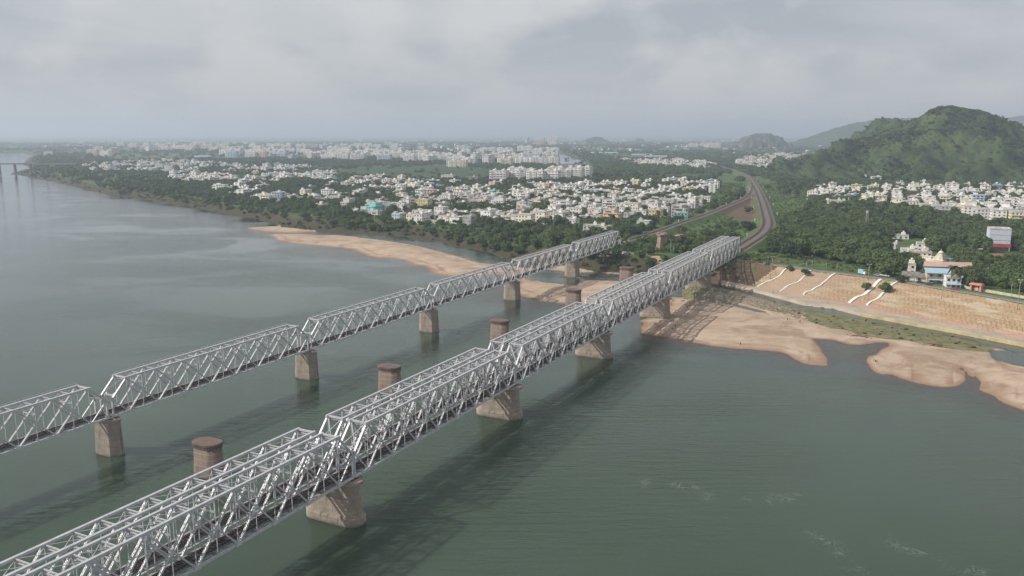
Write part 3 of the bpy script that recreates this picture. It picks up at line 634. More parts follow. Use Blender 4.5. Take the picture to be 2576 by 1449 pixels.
# ------------------------------------------------------------------ piers
def stadium(L, T, z, n=9, cut=None):
    """outline lying across the bridge (long axis on local Y)"""
    o = []; hl = (L - T) / 2
    for s in (1, -1):
        for k in range(n + 1):
            a = -PI / 2 * s + PI * k / n * 1.0
            a = (0 if s > 0 else PI) + PI * k / n
            r = T / 2
            if cut: c_, s_ = math.cos(a), math.sin(a); f = 1 / (abs(c_) + cut * abs(s_)) if False else 1; r *= f
            o.append((r * math.cos(a), s * hl + r * math.sin(a), z))
    return o
def hexa(L, T, z):
    hl = L / 2; e_ = T * .36; t = T / 2
    return [(t, -hl + e_, z), (t, hl - e_, z), (t * .45, hl, z), (-t * .45, hl, z), (-t, hl - e_, z), (-t, -hl + e_, z), (-t * .45, -hl, z), (t * .45, -hl, z)]
def pier_double():
    r = empty('bridge_pier', (0, 0, 0), TH); tag(r, '', 'pier', 'concrete piers of the double bridge')
    MB().loft([stadium(18.4, 7.0, -4), stadium(18.2, 6.8, 2.0), stadium(17.6, 6.2, 2.4)]).build('plinth', M['conc_a'], r)
    MB().loft([stadium(16.4, 5.2, 2.38), stadium(15.4, 4.3, 10.6)]).build('shaft', M['conc_a'], r)
    MB().loft([stadium(15.5, 4.4, 10.55), stadium(17.6, 5.9, 11.0), stadium(17.8, 6.0, 12.0), stadium(17.2, 5.6, 12.05)]).build('pier_cap', M['conc_a'], r)
    for x in (-.75, .75):
        for y in (5.15, 0, -2.53, -7.7):
            MB().box((x, y + 1.27, 12.22), (.8, 1.0, .35)).build('bearing', M['rail'], r)
    return r
def pier_single():
    r = empty('bridge_pier', (0, 0, 0), TH); tag(r, '', 'pier', 'concrete piers of the single bridge')
    MB().loft([hexa(11.2, 5.6, -4), hexa(10.3, 5.0, 5.0), hexa(9.7, 4.5, 11.0)]).build('shaft', M['conc_b'], r)
    MB().loft([hexa(9.9, 4.7, 10.98), hexa(9.9, 4.7, 11.9)]).build('pier_cap', M['conc_b'], r)
    for x in (-.75, .75):
        for y in (-2.74, 2.74): MB().box((x, y, 12.05), (.8, 1.0, .3)).build('bearing', M['rail'], r)
    return r
def pier_old():
    r = empty('old_brick_pier', (0, 0, 0), TH); tag(r, '', 'old pier', 'brick piers of the removed bridge')
    b = MB().loft([stadium(10.6, 6.6, -4, 11), stadium(9.9, 6.0, 3.4, 11), stadium(9.7, 5.8, 3.5, 11), stadium(9.2, 5.4, 9.2, 11)], sm=True)
    for s in (1, -1):
        for k in range(10):
            a = (0 if s > 0 else PI) + PI * (k + .5) / 10; b.box((2.78 * math.cos(a), s * 1.9 + 2.78 * math.sin(a), 9.0), (.3, .3, .5), a)
    for k in range(6):
        for x in (-2.78, 2.78): b.box((x, -1.6 + k * .64, 9.0), (.3, .3, .5))
    b.build('shaft', M['brick'], r)
    MB().loft([stadium(9.3, 5.5, 9.15, 11), stadium(9.5, 5.7, 9.4, 11), stadium(9.9, 6.1, 9.75, 11), stadium(10.0, 6.2, 10.35, 11), stadium(9.7, 5.9, 10.5, 11)]).build('coping', M['brickcap'], r)
    return r
pA = pier_double(); pB = pier_single(); pO = pier_old(); index_kids()
for k in range(0, 5):
    o = pA if k == 0 else copy_tree(pA); p = A0 + U * 93 * k + NR * -6.48; o.location = (p[0], p[1], [0, 0, 0, 0, 1.0][k])
    o['label'] = 'round ended concrete pier with plinth under the double bridge, %s' % ['nearest and largest', 'second from the camera', 'third from the camera', 'fourth, touching the sand bank', 'fifth, on the rubble bank'][k]
    if k == 4: o.location.z = 0
for k in range(0, 5):
    o = pB if k == 0 else copy_tree(pB); p = B0 + U * 94.47 * k + NR * -2.8; o.location = (p[0], p[1], 0)
    o['label'] = 'stained concrete pier under the single track bridge, %s' % ['leftmost and nearest', 'second from the left', 'third from the left', 'fourth, beside the sand bank', 'fifth, ringed with stones in a pool'][k]
O0 = np.array([-90.9, 238.1])
for k in range(0, 5):
    o = pO if k == 0 else copy_tree(pO); p = O0 + U * 93.2 * k; o.location = (p[0], p[1], 0)
    o['label'] = 'disused red brick pier with flat top between the bridges, %s' % ['nearest, at lower left', 'second from the camera', 'third, with ragged broken top', 'fourth, grey, before the sand', 'fifth, nearest the bank'][k]
    o.rotation_euler.z = TH + [0, .03, -.02, .02, 0][k]
# stones round the far single pier
def rock(b, c, r, m=0, rs=None):
    rs = rs or rnd; n_ = 7; rings = []
    for z, f in ((-.4, .9), (.1, 1.0), (.45, .6)):
        rings.append([(c[0] + r * f * (.75 + .4 * rs.random()) * math.cos(2 * PI * k / n_), c[1] + r * f * (.75 + .4 * rs.random()) * math.sin(2 * PI * k / n_), c[2] + z * r) for k in range(n_)])
    b.loft(rings, m)
M['rock'] = simple('grey_brown_rock', (.2, .165, .125), .95, .15, 0, .5, .5); M['rubble'] = simple('pale_rubble', (.36, .29, .23), .95, .15, 0, .5, .35, (.14, .11, .08))
b = MB(); pc = B0 + U * 94.47 * 4 + NR * -2.8
for k in range(150):
    a = rnd.random() * 2 * PI; q = 1 + .8 * rnd.random() ** 2
    x, y = 3.3 * q * math.cos(a), 6.2 * q * math.sin(a); c, s_ = math.cos(TH), math.sin(TH)
    rock(b, (pc[0] + x * c - y * s_, pc[1] + x * s_ + y * c, .0), .5 + .8 * rnd.random())
tag(b.build('stone_apron', M['rock']), 'ring of dark loose stones at the waterline round a pier', 'stones', kind='stuff')
# rubble on the mound under the double bridge and along the toe of the bank
b = MB(); 
for k in range(900):
    q = rnd.random(); x, y = (z5(rnd.uniform(-320, 120), rnd.uniform(440, 600)) if q < .45 else z5(rnd.uniform(60, 720), 0) if False else z5(*(lambda s: (60 + s * 660 + rnd.uniform(-30, 30), 500 + s * 185 + rnd.uniform(-32, 25)))(rnd.random())))
    p = at(x, y, 1.2); z = hgt(p.x, p.y)
    if z > .05: rock(b, (p.x, p.y, z), .25 + .75 * rnd.random() ** 2)
tag(b.build('rubble', M['rubble']), 'pale broken rubble strewn on the bank beneath the double bridge', 'rubble', kind='stuff')
b = MB()
for (x0, y0, x1, y1) in ((755, 1055, 860, 1045), (860, 1045, 1030, 1070)):
    a = at(*z6(x0, y0), .15); c = at(*z6(x1, y1), .2); b.tube(a, c, .45, .3)
tag(b.build('driftwood_log', M['trunk']), 'dark bent driftwood log floating in the pool between the bridges', 'log')
# abutments
def abutment(name, c, L, T, z0, z1, label):
    r = empty(name, (c[0], c[1], 0), TH); tag(r, label, 'abutment')
    MB().box((T / 2, 0, (z0 + z1) / 2), (T, L, z1 - z0)).build('wall', M['conc_b'], r)
    for s in (-1, 1): MB().box((T + 4, s * (L / 2 - .5), (z0 + 12.9) / 2), (8, 1.0, 12.9 - z0)).build('wing_wall', M['conc_b'], r)
    MB().box((.2, 0, z1 + .12), (1.8, L, .22)).build('bearing_shelf', M['conc_a'], r)
abutment('bridge_abutment', A_END + U * -1.5, 17, 4, -1, 12.0, 'concrete abutment where the double bridge meets the green bank')
abutment('bridge_abutment', B_END + U * -1.5, 10, 4, -1, 11.9, 'concrete abutment where the single bridge meets the green bank')

# ------------------------------------------------------------------ railway lines on land
def ribbon(path, off0, off1, z0, z1):
    """closed bar following a path: offsets across, heights"""
    b = MB(); rings = []
    for i in range(len(path)):
        a = path[max(i - 1, 0)]; c = path[min(i + 1, len(path) - 1)]; d = (c - a) / np.linalg.norm(c - a); n_ = np.array([d[1], -d[0]]); p = path[i]
        q0 = p + n_ * off0; q1 = p + n_ * off1
        rings.append([(q0[0], q0[1], z0), (q1[0], q1[1], z0), (q1[0], q1[1], z1), (q0[0], q0[1], z1)])
    b.loft(rings); return b
def track(path, off, label, cut=None):
    r = empty('railway_track', (0, 0, 0)); tag(r, label, 'railway track', 'railway tracks on land')
    ribbon(path, off - 1.35, off + 1.35, 13.2, 13.55).build('sleeper_bed', M['sleeper'], r)
    for s in (-1, 1): ribbon(path, off + s * .86 - .13, off + s * .86 + .13, 13.55, 13.8).build('rail', M['railtop'], r)
M['railtop'] = simple('worn_rail', (.2, .17, .16), .5, .5, .3, .3, 1)
track(railA, -3.87, 'left rusty track curving away from the double bridge'); track(railA, 3.87, 'right rusty track curving away from the double bridge')
track(railB, 0, 'single rusty track curving from the left bridge to the junction')

# ------------------------------------------------------------------ hills
def hill(name, label, cat, ridge, reach, power, rough, res, foot=8.0, mat=None):
    R_ = np.array([list(atY(*q)) for q in ridge])
    x0, y0 = R_[:, :2].min(0) - reach; x1, y1 = R_[:, :2].max(0) + reach
    gx = np.arange(x0, x1, res); gy = np.arange(y0, y1, res); GX, GY = np.meshgrid(gx, gy); P = np.stack([GX.ravel(), GY.ravel()], 1)
    h = np.full(len(P), -20.0); wob = vnoise(P[:, 0], P[:, 1], reach * .22) * 2 + vnoise(P[:, 0], P[:, 1], reach * .08)
    for i in range(len(R_) - 1):
        a, c = R_[i], R_[i + 1]; ab = c[:2] - a[:2]
        t = np.clip(((P - a[:2]) @ ab) / (ab @ ab), 0, 1); q = P - a[:2] - t[:, None] * ab; d = np.sqrt((q * q).sum(1)); zr = a[2] + (c[2] - a[2]) * t
        k = np.clip(d / reach * (1 + .28 * wob), 0, 1.15)
        h = np.maximum(h, foot - 14 + (zr - foot + 14) * np.maximum(1 - k ** power, -.2))
    h += rough * (vnoise(P[:, 0], P[:, 1], reach * .06) + .6 * vnoise(P[:, 0], P[:, 1], reach * .025)) * sst(foot - 10, foot + 30, h)
    V = np.column_stack([P, h]); nx, ny = len(gx), len(gy)
    r = np.arange(ny - 1)[:, None] * nx + np.arange(nx - 1)[None, :]; Q = np.stack([r, r + 1, r + nx + 1, r + nx], -1).reshape(-1, 4)
    Q = Q[h[Q].max(1) > 2]
    used = np.zeros(len(P), bool); used[Q.ravel()] = True; idx = np.cumsum(used) - 1
    me = bpy.data.meshes.new(name); me.from_pydata(V[used].tolist(), [], idx[Q].tolist()); me.polygons.foreach_set('use_smooth', np.ones(len(Q), bool)); me.materials.append(mat or M['hill']); me.update()
    o = bpy.data.objects.new(name, me); col.objects.link(o); tag(o, label, cat, kind='structure'); return V[h > foot + 1]
def hillmat():
    t = NT('hill_ground', .95, .1); p = t.pos(); a = t.noise(p, .012, 5, .6); b_ = t.noise(p, .06, 5, .65)
    k = t.mix((.026, .045, .018), (.052, .08, .026), t.rng(b_, .38, .62)); k = t.mix(k, (.1, .12, .04), t.m('MULTIPLY', t.rng(a, .52, .66), .6)); k = t.mix(k, (.15, .115, .085), t.m('MULTIPLY', t.rng(t.noise(p, .02, 4, .7, 1.0), .63, .72), .55)); t.col(k); t.bump(b_, .8, 4); return t.mat
def rockhill():
    t = NT('rocky_hill', .95, .1); p = t.pos(); b_ = t.noise(p, .02, 5, .65); k = t.mix((.05, .065, .035), (.17, .15, .125), t.rng(b_, .45, .65)); t.col(k); return t.mat
M['hill'] = hillmat(); M['rockhill'] = rockhill()
HV1 = hill('green_hill', 'large round topped green hill at the right edge', 'hill', [(2335, 289, 1790), (2352, 280, 1780), (2375, 270.5, 1770), (2410, 267, 1760), (2450, 275, 1750), (2500, 299, 1730), (2576, 331, 1710), (2680, 385, 1680), (2760, 410, 1660)], 310, 1.1, 6, 6)
HV2 = hill('green_hill', 'green shoulder hill behind and left of the large round hill', 'hill', [(2202, 300, 2120), (2214, 297, 2110), (2228, 296, 2100), (2250, 297, 2080), (2290, 303, 2050), (2340, 310, 1950)], 150, 1.0, 6, 6)
hill('blue_hill', 'hazy blue hill with a long left slope behind the green hill', 'hill', [(2030, 351, 6400), (2060, 345, 6400), (2090, 331, 6400), (2118, 317, 6400), (2150, 309, 6500), (2200, 301, 6600), (2300, 296, 6800)], 330, 1.1, 12, 25)
hill('blue_hill', 'faint blue hill at the right picture edge', 'hill', [(2480, 312, 7500), (2540, 296, 7500), (2600, 289, 7500), (2750, 284, 7600)], 1000, 1.3, 12, 50)
hill('rock_hill', 'steep sided rocky hill on the plain left of the blue hill', 'hill', [(1892, 341, 5200), (1908, 336.5, 5200), (1930, 336, 5200), (1946, 341, 5200)], 105, 2.6, 8, 10, mat=M['rockhill'])
hill('rock_hill', 'small cone shaped hill on the far plain right of the tall apartment slabs', 'hill', [(1490, 347, 6500), (1500, 343, 6500), (1510, 346, 6500)], 120, 1.5, 8, 12, mat=M['rockhill'])
hill('rock_hill', 'tiny pointed hill on the far plain', 'hill', [(1606, 347.5, 8500), (1610, 347.5, 8500)], 90, 1.4, 6, 14, mat=M['rockhill'])
hill('low_knoll', 'dark wooded knoll behind the white apartment complex', 'hill', [(1335, 398, 2900), (1358, 392, 2850), (1375, 400, 2800)], 60, 1.6, 4, 9)

# ------------------------------------------------------------------ houses
CSTY = ['single-storey', 'two-storey', 'three-storey', 'four-storey', 'five-storey']
COLS = {'white': (.8, .785, .75), 'cream': (.8, .74, .61), 'pale pink': (.72, .56, .5), 'pale blue': (.5, .6, .7), 'mint green': (.5, .68, .6), 'yellow': (.72, .6, .3), 'grey': (.45, .44, .43), 'peach': (.72, .5, .36), 'turquoise': (.22, .55, .52), 'blue': (.2, .34, .58), 'lilac': (.55, .5, .64)}
CW = [('white', 62), ('cream', 21), ('pale pink', 4), ('pale blue', 3), ('mint green', 1.8), ('yellow', 1.6), ('grey', 5), ('peach', 2), ('turquoise', 1.2), ('blue', 1), ('lilac', 1.5)]
def pick_col(r): 
    t = r.random() * sum(w_ for _, w_ in CW)
    for c, w_ in CW:
        t -= w_
        if t <= 0: return c
    return 'white'
def wall_windows(b, w_, d_, fl, fh, m, r, off=.05, dens=1.0, z0=0.0):
    for k in range(fl):
        zc_ = z0 + k * fh + fh * .55
        for face in range(4):
            L = w_ if face < 2 else d_; n_ = max(1, int(L / 3.1))
            for i in range(n_):
                if r.random() > dens: continue
                s = -L / 2 + (i + .5) * L / n_; ww = min(1.5, L / n_ * .55)
                if face == 0: b.box((s, -d_ / 2 - off / 2, zc_), (ww, off, 1.35), m=m)
                elif face == 1: b.box((s, d_ / 2 + off / 2, zc_), (ww, off, 1.35), m=m)
                elif face == 2: b.box((-w_ / 2 - off / 2, s, zc_), (off, ww, 1.35), m=m)
                else: b.box((w_ / 2 + off / 2, s, zc_), (off, ww, 1.35), m=m)
def house_parts(seed, fl):
    r = random.Random(seed); w_ = r.uniform(10, 18); d_ = r.uniform(9, 13); fh = 3.3; H_ = fl * fh
    wall = MB(); st = r.random() < .4 and fl > 1
    if st:
        wall.box((0, 0, (H_ - fh) / 2), (w_, d_, H_ - fh)).box((-w_ * .14, 0, H_ - fh / 2), (w_ * .72, d_, fh)); tw = w_ * .72; tx = -w_ * .14
    else: wall.box((0, 0, H_ / 2), (w_, d_, H_)); tw = w_; tx = 0
    wall_windows(wall, w_, d_, fl - (1 if st else 0), fh, 1, r, dens=.8)
    # sun shades over each floor, balcony slabs, front recess shade painted as dark panels
    side = r.choice((-1, 1))
    for k in range(1, fl): wall.box((0, side * (d_ / 2 + .55), k * fh), (w_ * .9, 1.1, .16), m=0)
    for k in range(1, fl): wall.box((0, side * (d_ / 2 + 1.05), k * fh + .5), (w_ * .9, .1, .85), m=0)
    for k in range(fl):
        if r.random() < .7: wall.box((r.uniform(-.2, .2) * w_, side * (d_ / 2 + .03), k * fh + 1.35), (w_ * .42, .1, 1.9), m=1)
    roof = MB().box((tx, 0, H_ + .08), (tw + .5, d_ + .5, .16))
    for sx_, sy_, lx, ly in ((0, 1, tw, .2), (0, -1, tw, .2), (1, 0, .2, d_ - .4), (-1, 0, .2, d_ - .4)):
        roof.box((tx + sx_ * (tw / 2 - .1), sy_ * (d_ / 2 - .1), H_ + .16 + .45), (lx, ly, .9))
    sr = (r.uniform(-.25, .25) * tw + tx, r.choice((-1, 1)) * d_ * .25)
    stair = MB().box((sr[0], sr[1], H_ + .17 + 1.2), (3.0, 3.2, 2.4)).box((sr[0], sr[1], H_ + 2.65), (3.6, 3.8, .16), m=0)
    tk = MB(); ty = (sr[0] + r.uniform(-.4, .4), sr[1]) if r.random() < .5 else (tx - (sr[0] - tx) * .8, -sr[1]); tz = H_ + (2.73 if ty[1] == sr[1] else .17)
    tk.lathe((ty[0], ty[1], tz), ((.75, 0), (.78, .9), (.62, 1.25), (.2, 1.4)), 9)
    return w_, d_, H_, wall, roof, stair, tk, r.random() < .5
HOUSES = []                                            # protos: dict of meshes
for i in range(18):
    fl = [1, 1, 1, 2, 2, 2, 2, 2, 2, 2, 3, 3, 3, 3, 3, 4, 4, 2][i]
    w_, d_, H_, wall, roof, stair, tk, bl = house_parts(100 + i, fl)
    HOUSES.append(dict(fl=fl, w=w_, d=d_, h=H_, wall=wall.mesh('house_wall', [M['wall'], M['win']]), roof=roof.mesh('house_roof', M['roof']), stair=stair.mesh('stair_room', M['wall']), tank=tk.mesh('water_tank', M['tank_b'] if bl else M['white'])))
LABELQ = []                                            # (object, adjective, noun, place, distance, screen x)
def queue(o, what, place, p): LABELQ.append((o, what, place, math.hypot(p[0], p[1]), scr(p)[0]))
def put_house(i, x, y, rz, cname, place, group='flat roofed houses of the town'):
    q = HOUSES[i]; z = hgt(x, y); p = (x, y, z - .3); c = COLS[cname]; j = lambda v: min(1, max(.02, v * rnd.uniform(.88, 1.08)))
    r = empty('house', p, rz); tag(r, '', 'house', group); jj = rnd.uniform(.86, 1.06); cc = tuple(min(1, v * jj * rnd.uniform(.985, 1.015)) for v in c) + (1,)
    for nm, k in (('wall', 'wall'), ('flat_roof', 'roof'), ('stair_room', 'stair'), ('water_tank', 'tank')):
        o = mobj(nm, q[k], r)
        if k in ('wall', 'stair'): o.color = cc
    queue(r, '%s %s house' % (cname, CSTY[q['fl'] - 1]), place, p); return r
TOWNS = [  # polygon (photo pixels), place words, street angle, spacing, fill, storey weights
 ([(560, 492), (680, 508), (800, 522), (880, 540), (980, 548), (1110, 566), (1260, 572), (1450, 592), (1530, 588), (1640, 572), (1715, 552), (1745, 525), (1800, 490), (1800, 466), (1700, 460), (1480, 468), (1240, 470), (1130, 462), (950, 450), (800, 446), (640, 452), (570, 470)], 'riverside town', -.48, (20, 18.5), .74),
 ([(430, 440), (600, 446), (800, 440), (950, 448), (760, 446), (620, 456), (560, 486), (430, 462)], 'upriver end of the town', -.4, (20, 20), .85),
 ([(200, 418), (420, 404), (600, 418), (780, 422), (780, 432), (600, 436), (420, 434), (230, 432)], 'upriver hamlet', -.35, (23, 25), .62),
 ([(1560, 402), (1700, 402), (1800, 414), (1806, 428), (1700, 424), (1600, 416)], 'quarter before the canal', -.5, (20, 20), .8),
 ([(1853, 404), (1930, 390), (2060, 390), (2130, 404), (2185, 436), (2120, 446), (2060, 440), (1960, 428), (1856, 420)], 'quarter below the hill', -.45, (20, 20), .8),
 ([(2035, 478), (2300, 472), (2500, 476), (2576, 470), (2680, 480), (2680, 560), (2560, 548), (2440, 552), (2300, 534), (2200, 522), (2075, 516)], 'right-hand town', -.42, (19.5, 18.5), .86),
 ([(2140, 448), (2400, 462), (2600, 462), (2600, 470), (2300, 468), (2140, 460)], 'hill foot gardens', -.4, (36, 32), .35),
]
taken = {}
def mark(x, y, r=8):
    taken.setdefault((int(x // 12), int(y // 12)), []).append((x, y, r))
def is_free(x, y, r):
    cx, cy = int(x // 12), int(y // 12)
    for i in range(-3, 4):
        for j in range(-3, 4):
            for (a, c, q) in taken.get((cx + i, cy + j), ()):
                if (a - x) ** 2 + (c - y) ** 2 < (q + r) ** 2: return False
    return True
cand = []
for poly, place, ang, (sx_, sy_), fill in TOWNS:
    W_ = P2(poly, 10); c_ = W_.mean(0); ca, sa = math.cos(ang), math.sin(ang)
    L_ = (W_ - c_) @ np.array([[ca, -sa], [sa, ca]]); lo, hi = L_.min(0), L_.max(0); pts = []
    nxx, nyy = int((hi[0] - lo[0]) / sx_), int((hi[1] - lo[1]) / sy_)
    for i in range(nxx):
        for j in range(nyy):
            if rng.rand() > fill: continue
            u = lo[0] + (i + .5 + rng.uniform(-.2, .2)) * sx_ + (j // 4) * 1.5; v = lo[1] + (j + .5 + rng.uniform(-.15, .15)) * sy_ + (i // 7) * 5
            pts.append((c_[0] + u * ca - v * sa, c_[1] + u * sa + v * ca))
    pts = np.array(pts); ok = inside(pts, W_) & (segd(pts, railA) > 34) & (segd(pts, railB) > 20)
    gap = vnoise(pts[:, 0], pts[:, 1], 90) + .5 * vnoise(pts[:, 0], pts[:, 1], 37)
    ok &= (gap < .17) | (place == 'right-hand town')
    for (x, y) in pts[ok]: cand.append((math.hypot(x, y), x, y, ang + rng.choice([0, PI / 2, PI, -PI / 2]) + rng.uniform(-.1, .1), place))

# ------------------------------------------------------------------ single buildings one can point to
FIXED = []
def part_box(b): return b
def named_building(label, cat, name, px, py, w_, d_, fl, rz, cname, extra=None, fh=3.1, dens=.95, win=True, z=None, colr=None):
    p = atg(px, py) if z is None else at(px, py, z); r = empty(name, (p.x, p.y, p.z - .2), rz); tag(r, label, cat)
    H_ = fl * fh; c = colr or COLS[cname]
    o = MB().box((0, 0, H_ / 2), (w_, d_, H_)).build('wall', [M['wall']], r); o.color = (*c, 1)
    rf = MB().box((0, 0, H_ + .08), (w_ + .4, d_ + .4, .16))
    for sx2, sy2, lx, ly in ((0, 1, w_, .2), (0, -1, w_, .2), (1, 0, .2, d_ - .4), (-1, 0, .2, d_ - .4)): rf.box((sx2 * (w_ / 2 - .1), sy2 * (d_ / 2 - .1), H_ + .6), (lx, ly, .9))
    rf.build('flat_roof', M['roof'], r)
    if win:
        wm = MB().box((0, 0, 0), (1.5, .12, 1.4)).mesh('window', M['win']); wm2 = MB().box((0, 0, 1.0), (1.9, .6, .1)).mesh('sun_shade', M['wall'])
        for k in range(fl):
            for f in (0, 2, 3):
                L = w_ if f == 0 else d_; n_ = max(1, int(L / 3.3))
                for i in range(n_):
                    if rnd.random() > dens: continue
                    s = -L / 2 + (i + .5) * L / n_; zc_ = k * fh + 1.7
                    loc = {0: (s, -d_ / 2 - .03, zc_), 2: (-w_ / 2 - .03, s, zc_), 3: (w_ / 2 + .03, s, zc_)}[f]
                    q = mobj('window', wm, r, loc, 0 if f == 0 else PI / 2)
    if not win: mark(p.x, p.y, max(w_, d_) * .6); extra and extra(r, w_, d_, H_); return r
    b = MB().box((w_ * .2, d_ * .2, H_ + 1.4), (3.2, 3.2, 2.4)); q = b.build('stair_room', M['wall'], r); q.color = (*c, 1)
    MB().lathe((w_ * .2, d_ * .2, H_ + 2.6), ((.8, 0), (.85, 1.0), (.6, 1.4), (.15, 1.5)), 10).build('water_tank', M['white'], r)
    if extra: extra(r, w_, d_, H_)
    mark(p.x, p.y, max(w_, d_) * .6); return r
BAL = lambda r, w_, d_, H_: [MB().box((0, -d_ / 2 - .6, k * 3.1), (w_ * .92, 1.2, .15)).box((0, -d_ / 2 - 1.15, k * 3.1 + .5), (w_ * .92, .1, .9)).build('balcony', M['white'], r) for k in range(1, int(H_ / 3.1))]
VA = -.36                                               # facing of the apartment row
named_building('peach four-storey block with dark window bands at the left of the right-hand town', 'apartment block', 'apartment_block', 2101, 531, 18, 12, 4, -.3, 'peach', BAL, colr=(.74, .62, .46))
named_building('white tall narrow house at the left end of the right-hand town', 'house', 'house', 2044, 503, 14, 11, 4, -.5, 'white')
named_building('white and yellow apartment block with brown stair strip behind the wood', 'apartment block', 'apartment_block', 2288, 540, 17, 13, 5, VA, 'cream', BAL)
named_building('pale grey apartment block, left of the grey one with black windows', 'apartment block', 'apartment_block', 2331, 549, 16, 14, 5, VA, 'white')
named_building('grey five-storey apartment block with black square windows', 'apartment block', 'apartment_block', 2362, 554, 16, 14, 5, VA, 'grey', colr=(.5, .49, .47))
named_building('yellow topped apartment block behind the wood', 'apartment block', 'apartment_block', 2400, 549, 18, 14, 4, VA, 'yellow', BAL, colr=(.74, .62, .38))
named_building('white apartment block with plain wall, right of the yellow topped one', 'apartment block', 'apartment_block', 2440, 556, 16, 14, 5, VA, 'white')
named_building('grey and white apartment block behind the tall trees at right', 'apartment block', 'apartment_block', 2480, 563, 20, 14, 5, VA, 'grey', colr=(.6, .59, .57))
named_building('white apartment block with blank side wall beside the yellow balconied block', 'apartment block', 'apartment_block', 2508, 567, 13, 14, 5, VA, 'white')
named_building('yellow and white balconied apartment block at the right picture edge', 'apartment block', 'apartment_block', 2566, 572, 20, 14, 5, VA, 'yellow', BAL, colr=(.76, .66, .4))
named_building('white two-storey house with open ground floor behind the single bridge end', 'house', 'house', 1488, 592, 15, 12, 3, -.15, 'white', BAL)
named_building('turquoise and white house at the edge of the railway scrub', 'house', 'house', 1712, 549, 15, 10, 2, -.2, 'turquoise')
named_building('pink four-storey house standing alone on the green field', 'house', 'house', 1187, 458, 22, 16, 3, .1, 'peach', colr=(.74, .6, .48))
named_building('white long three-storey house standing on the green field', 'house', 'house', 1128, 452, 26, 16, 3, -.3, 'cream', BAL)
for (px, py, wd, fl, rz, c, lb) in ((2478, 632, 12, 1, -.4, 'white', 'small white house in the clearing, first of its cluster'),):
    pass
def road_dir(): return math.atan2(-.832, .555)
RD = road_dir()
def zl(x, y, base=None): px, py = zt(x, y); return px, py
# village houses in the clearing behind the temple
for (x, y, w_, d_, fl, rz, c, lb) in ((520, 330, 12, 9, 1, -.3, 'cream', 'cream flat house with two white roof tanks left of the temple tower'), (750, 290, 9, 8, 2, -.35, 'white', 'white two-storey house left of the temple tower'),
        (730, 375, 14, 8, 1, -.3, 'pale pink', 'pink roofed low house just left of the temple tower'), (360, 70, 13, 7, 1, -.3, 'white', 'low white house at the top of the clearing among dark trees'), (250, 250, 6, 5, 1, RD, 'grey', 'tiny pale hut at the left of the clearing'), (430, 415, 12, 6, 1, RD, 'grey', 'grey low house with flat roof nearest the pole line'),
        (510, 690, 7.5, 6, 2, -.35, 'cream', 'small pale cream two-storey house beside the roadside pole')):
    named_building(lb, 'house', 'house', *zt(x, y), w_, d_, fl, rz, c)
# glass fronted building with a red band and its annex
def redband(r, w_, d_, H_):
    MB().box((-1.0, -d_ / 2 - .1, 4.6), (w_ + 3.5, .3, 2.6)).build('red_fascia', M['redp'], r)
    for k in range(1, 4): MB().box((0, -d_ / 2 - .06, H_ * k / 4), (w_, .12, .18)).build('facade_joint', M['steel_d'], r)
    MB().box((w_ / 2 + .06, 0, H_ / 2), (.12, d_ * .94, H_ * .94)).build('dark_side_panel', M['win'], r)  # one dark panel covering most of the right side
    MB().box((0, -d_ / 2 - .05, 1.6), (w_ * .9, .1, 2.8)).build('shop_front', M['win'], r)
M['redp'] = simple('red_paint', (.5, .07, .09), .7, .3); M['bluep'] = simple('blue_sheet_roof', (.27, .43, .53), .6, .4, 0, .3, .3, (.36, .47, .53)); M['pinkroof'] = simple('pink_tiled_roof', (.52, .35, .29), .85, .2, 0, .18, .2); M['dkroof'] = simple('dark_sheet_roof', (.13, .12, .11), .9, .2, 0, .4, .4, (.28, .26, .24)); M['creamw'] = simple('cream_plaster', (.6, .5, .33), .9, .2, 0, .25, .3); M['temple'] = simple('cream_temple_plaster', (.8, .745, .61), .85, .2, 0, .3, .8, (.62, .56, .44)); M['yel'] = simple('yellow_paint', (.7, .68, .1), .7, .3); M['orange'] = simple('salmon_paint', (.66, .26, .2), .8, .3); M['bluev'] = simple('light_blue_vehicle', (.32, .58, .68), .5, .5); M['asphalt'] = simple('road_asphalt', (.15, .135, .125), .9, .2, 0, .3, .2, (.2, .18, .16)); M['pole'] = simple('galvanised_pole', (.36, .35, .34), .6, .4); M['concp'] = simple('concrete_post', (.4, .37, .33), .9, .2)
named_building('pale blue glass fronted building with a red band and dark side', 'building', 'commercial_building', *zt(2095, 268), 15, 14, 5, -.36, 'pale blue', redband, fh=3.4, win=False, colr=(.52, .57, .64))
named_building('low pink annex with white roof left of the glass fronted building', 'building', 'annex_building', *zt(1890, 250), 11, 9, 1, -.5, 'pale pink', fh=4.2)

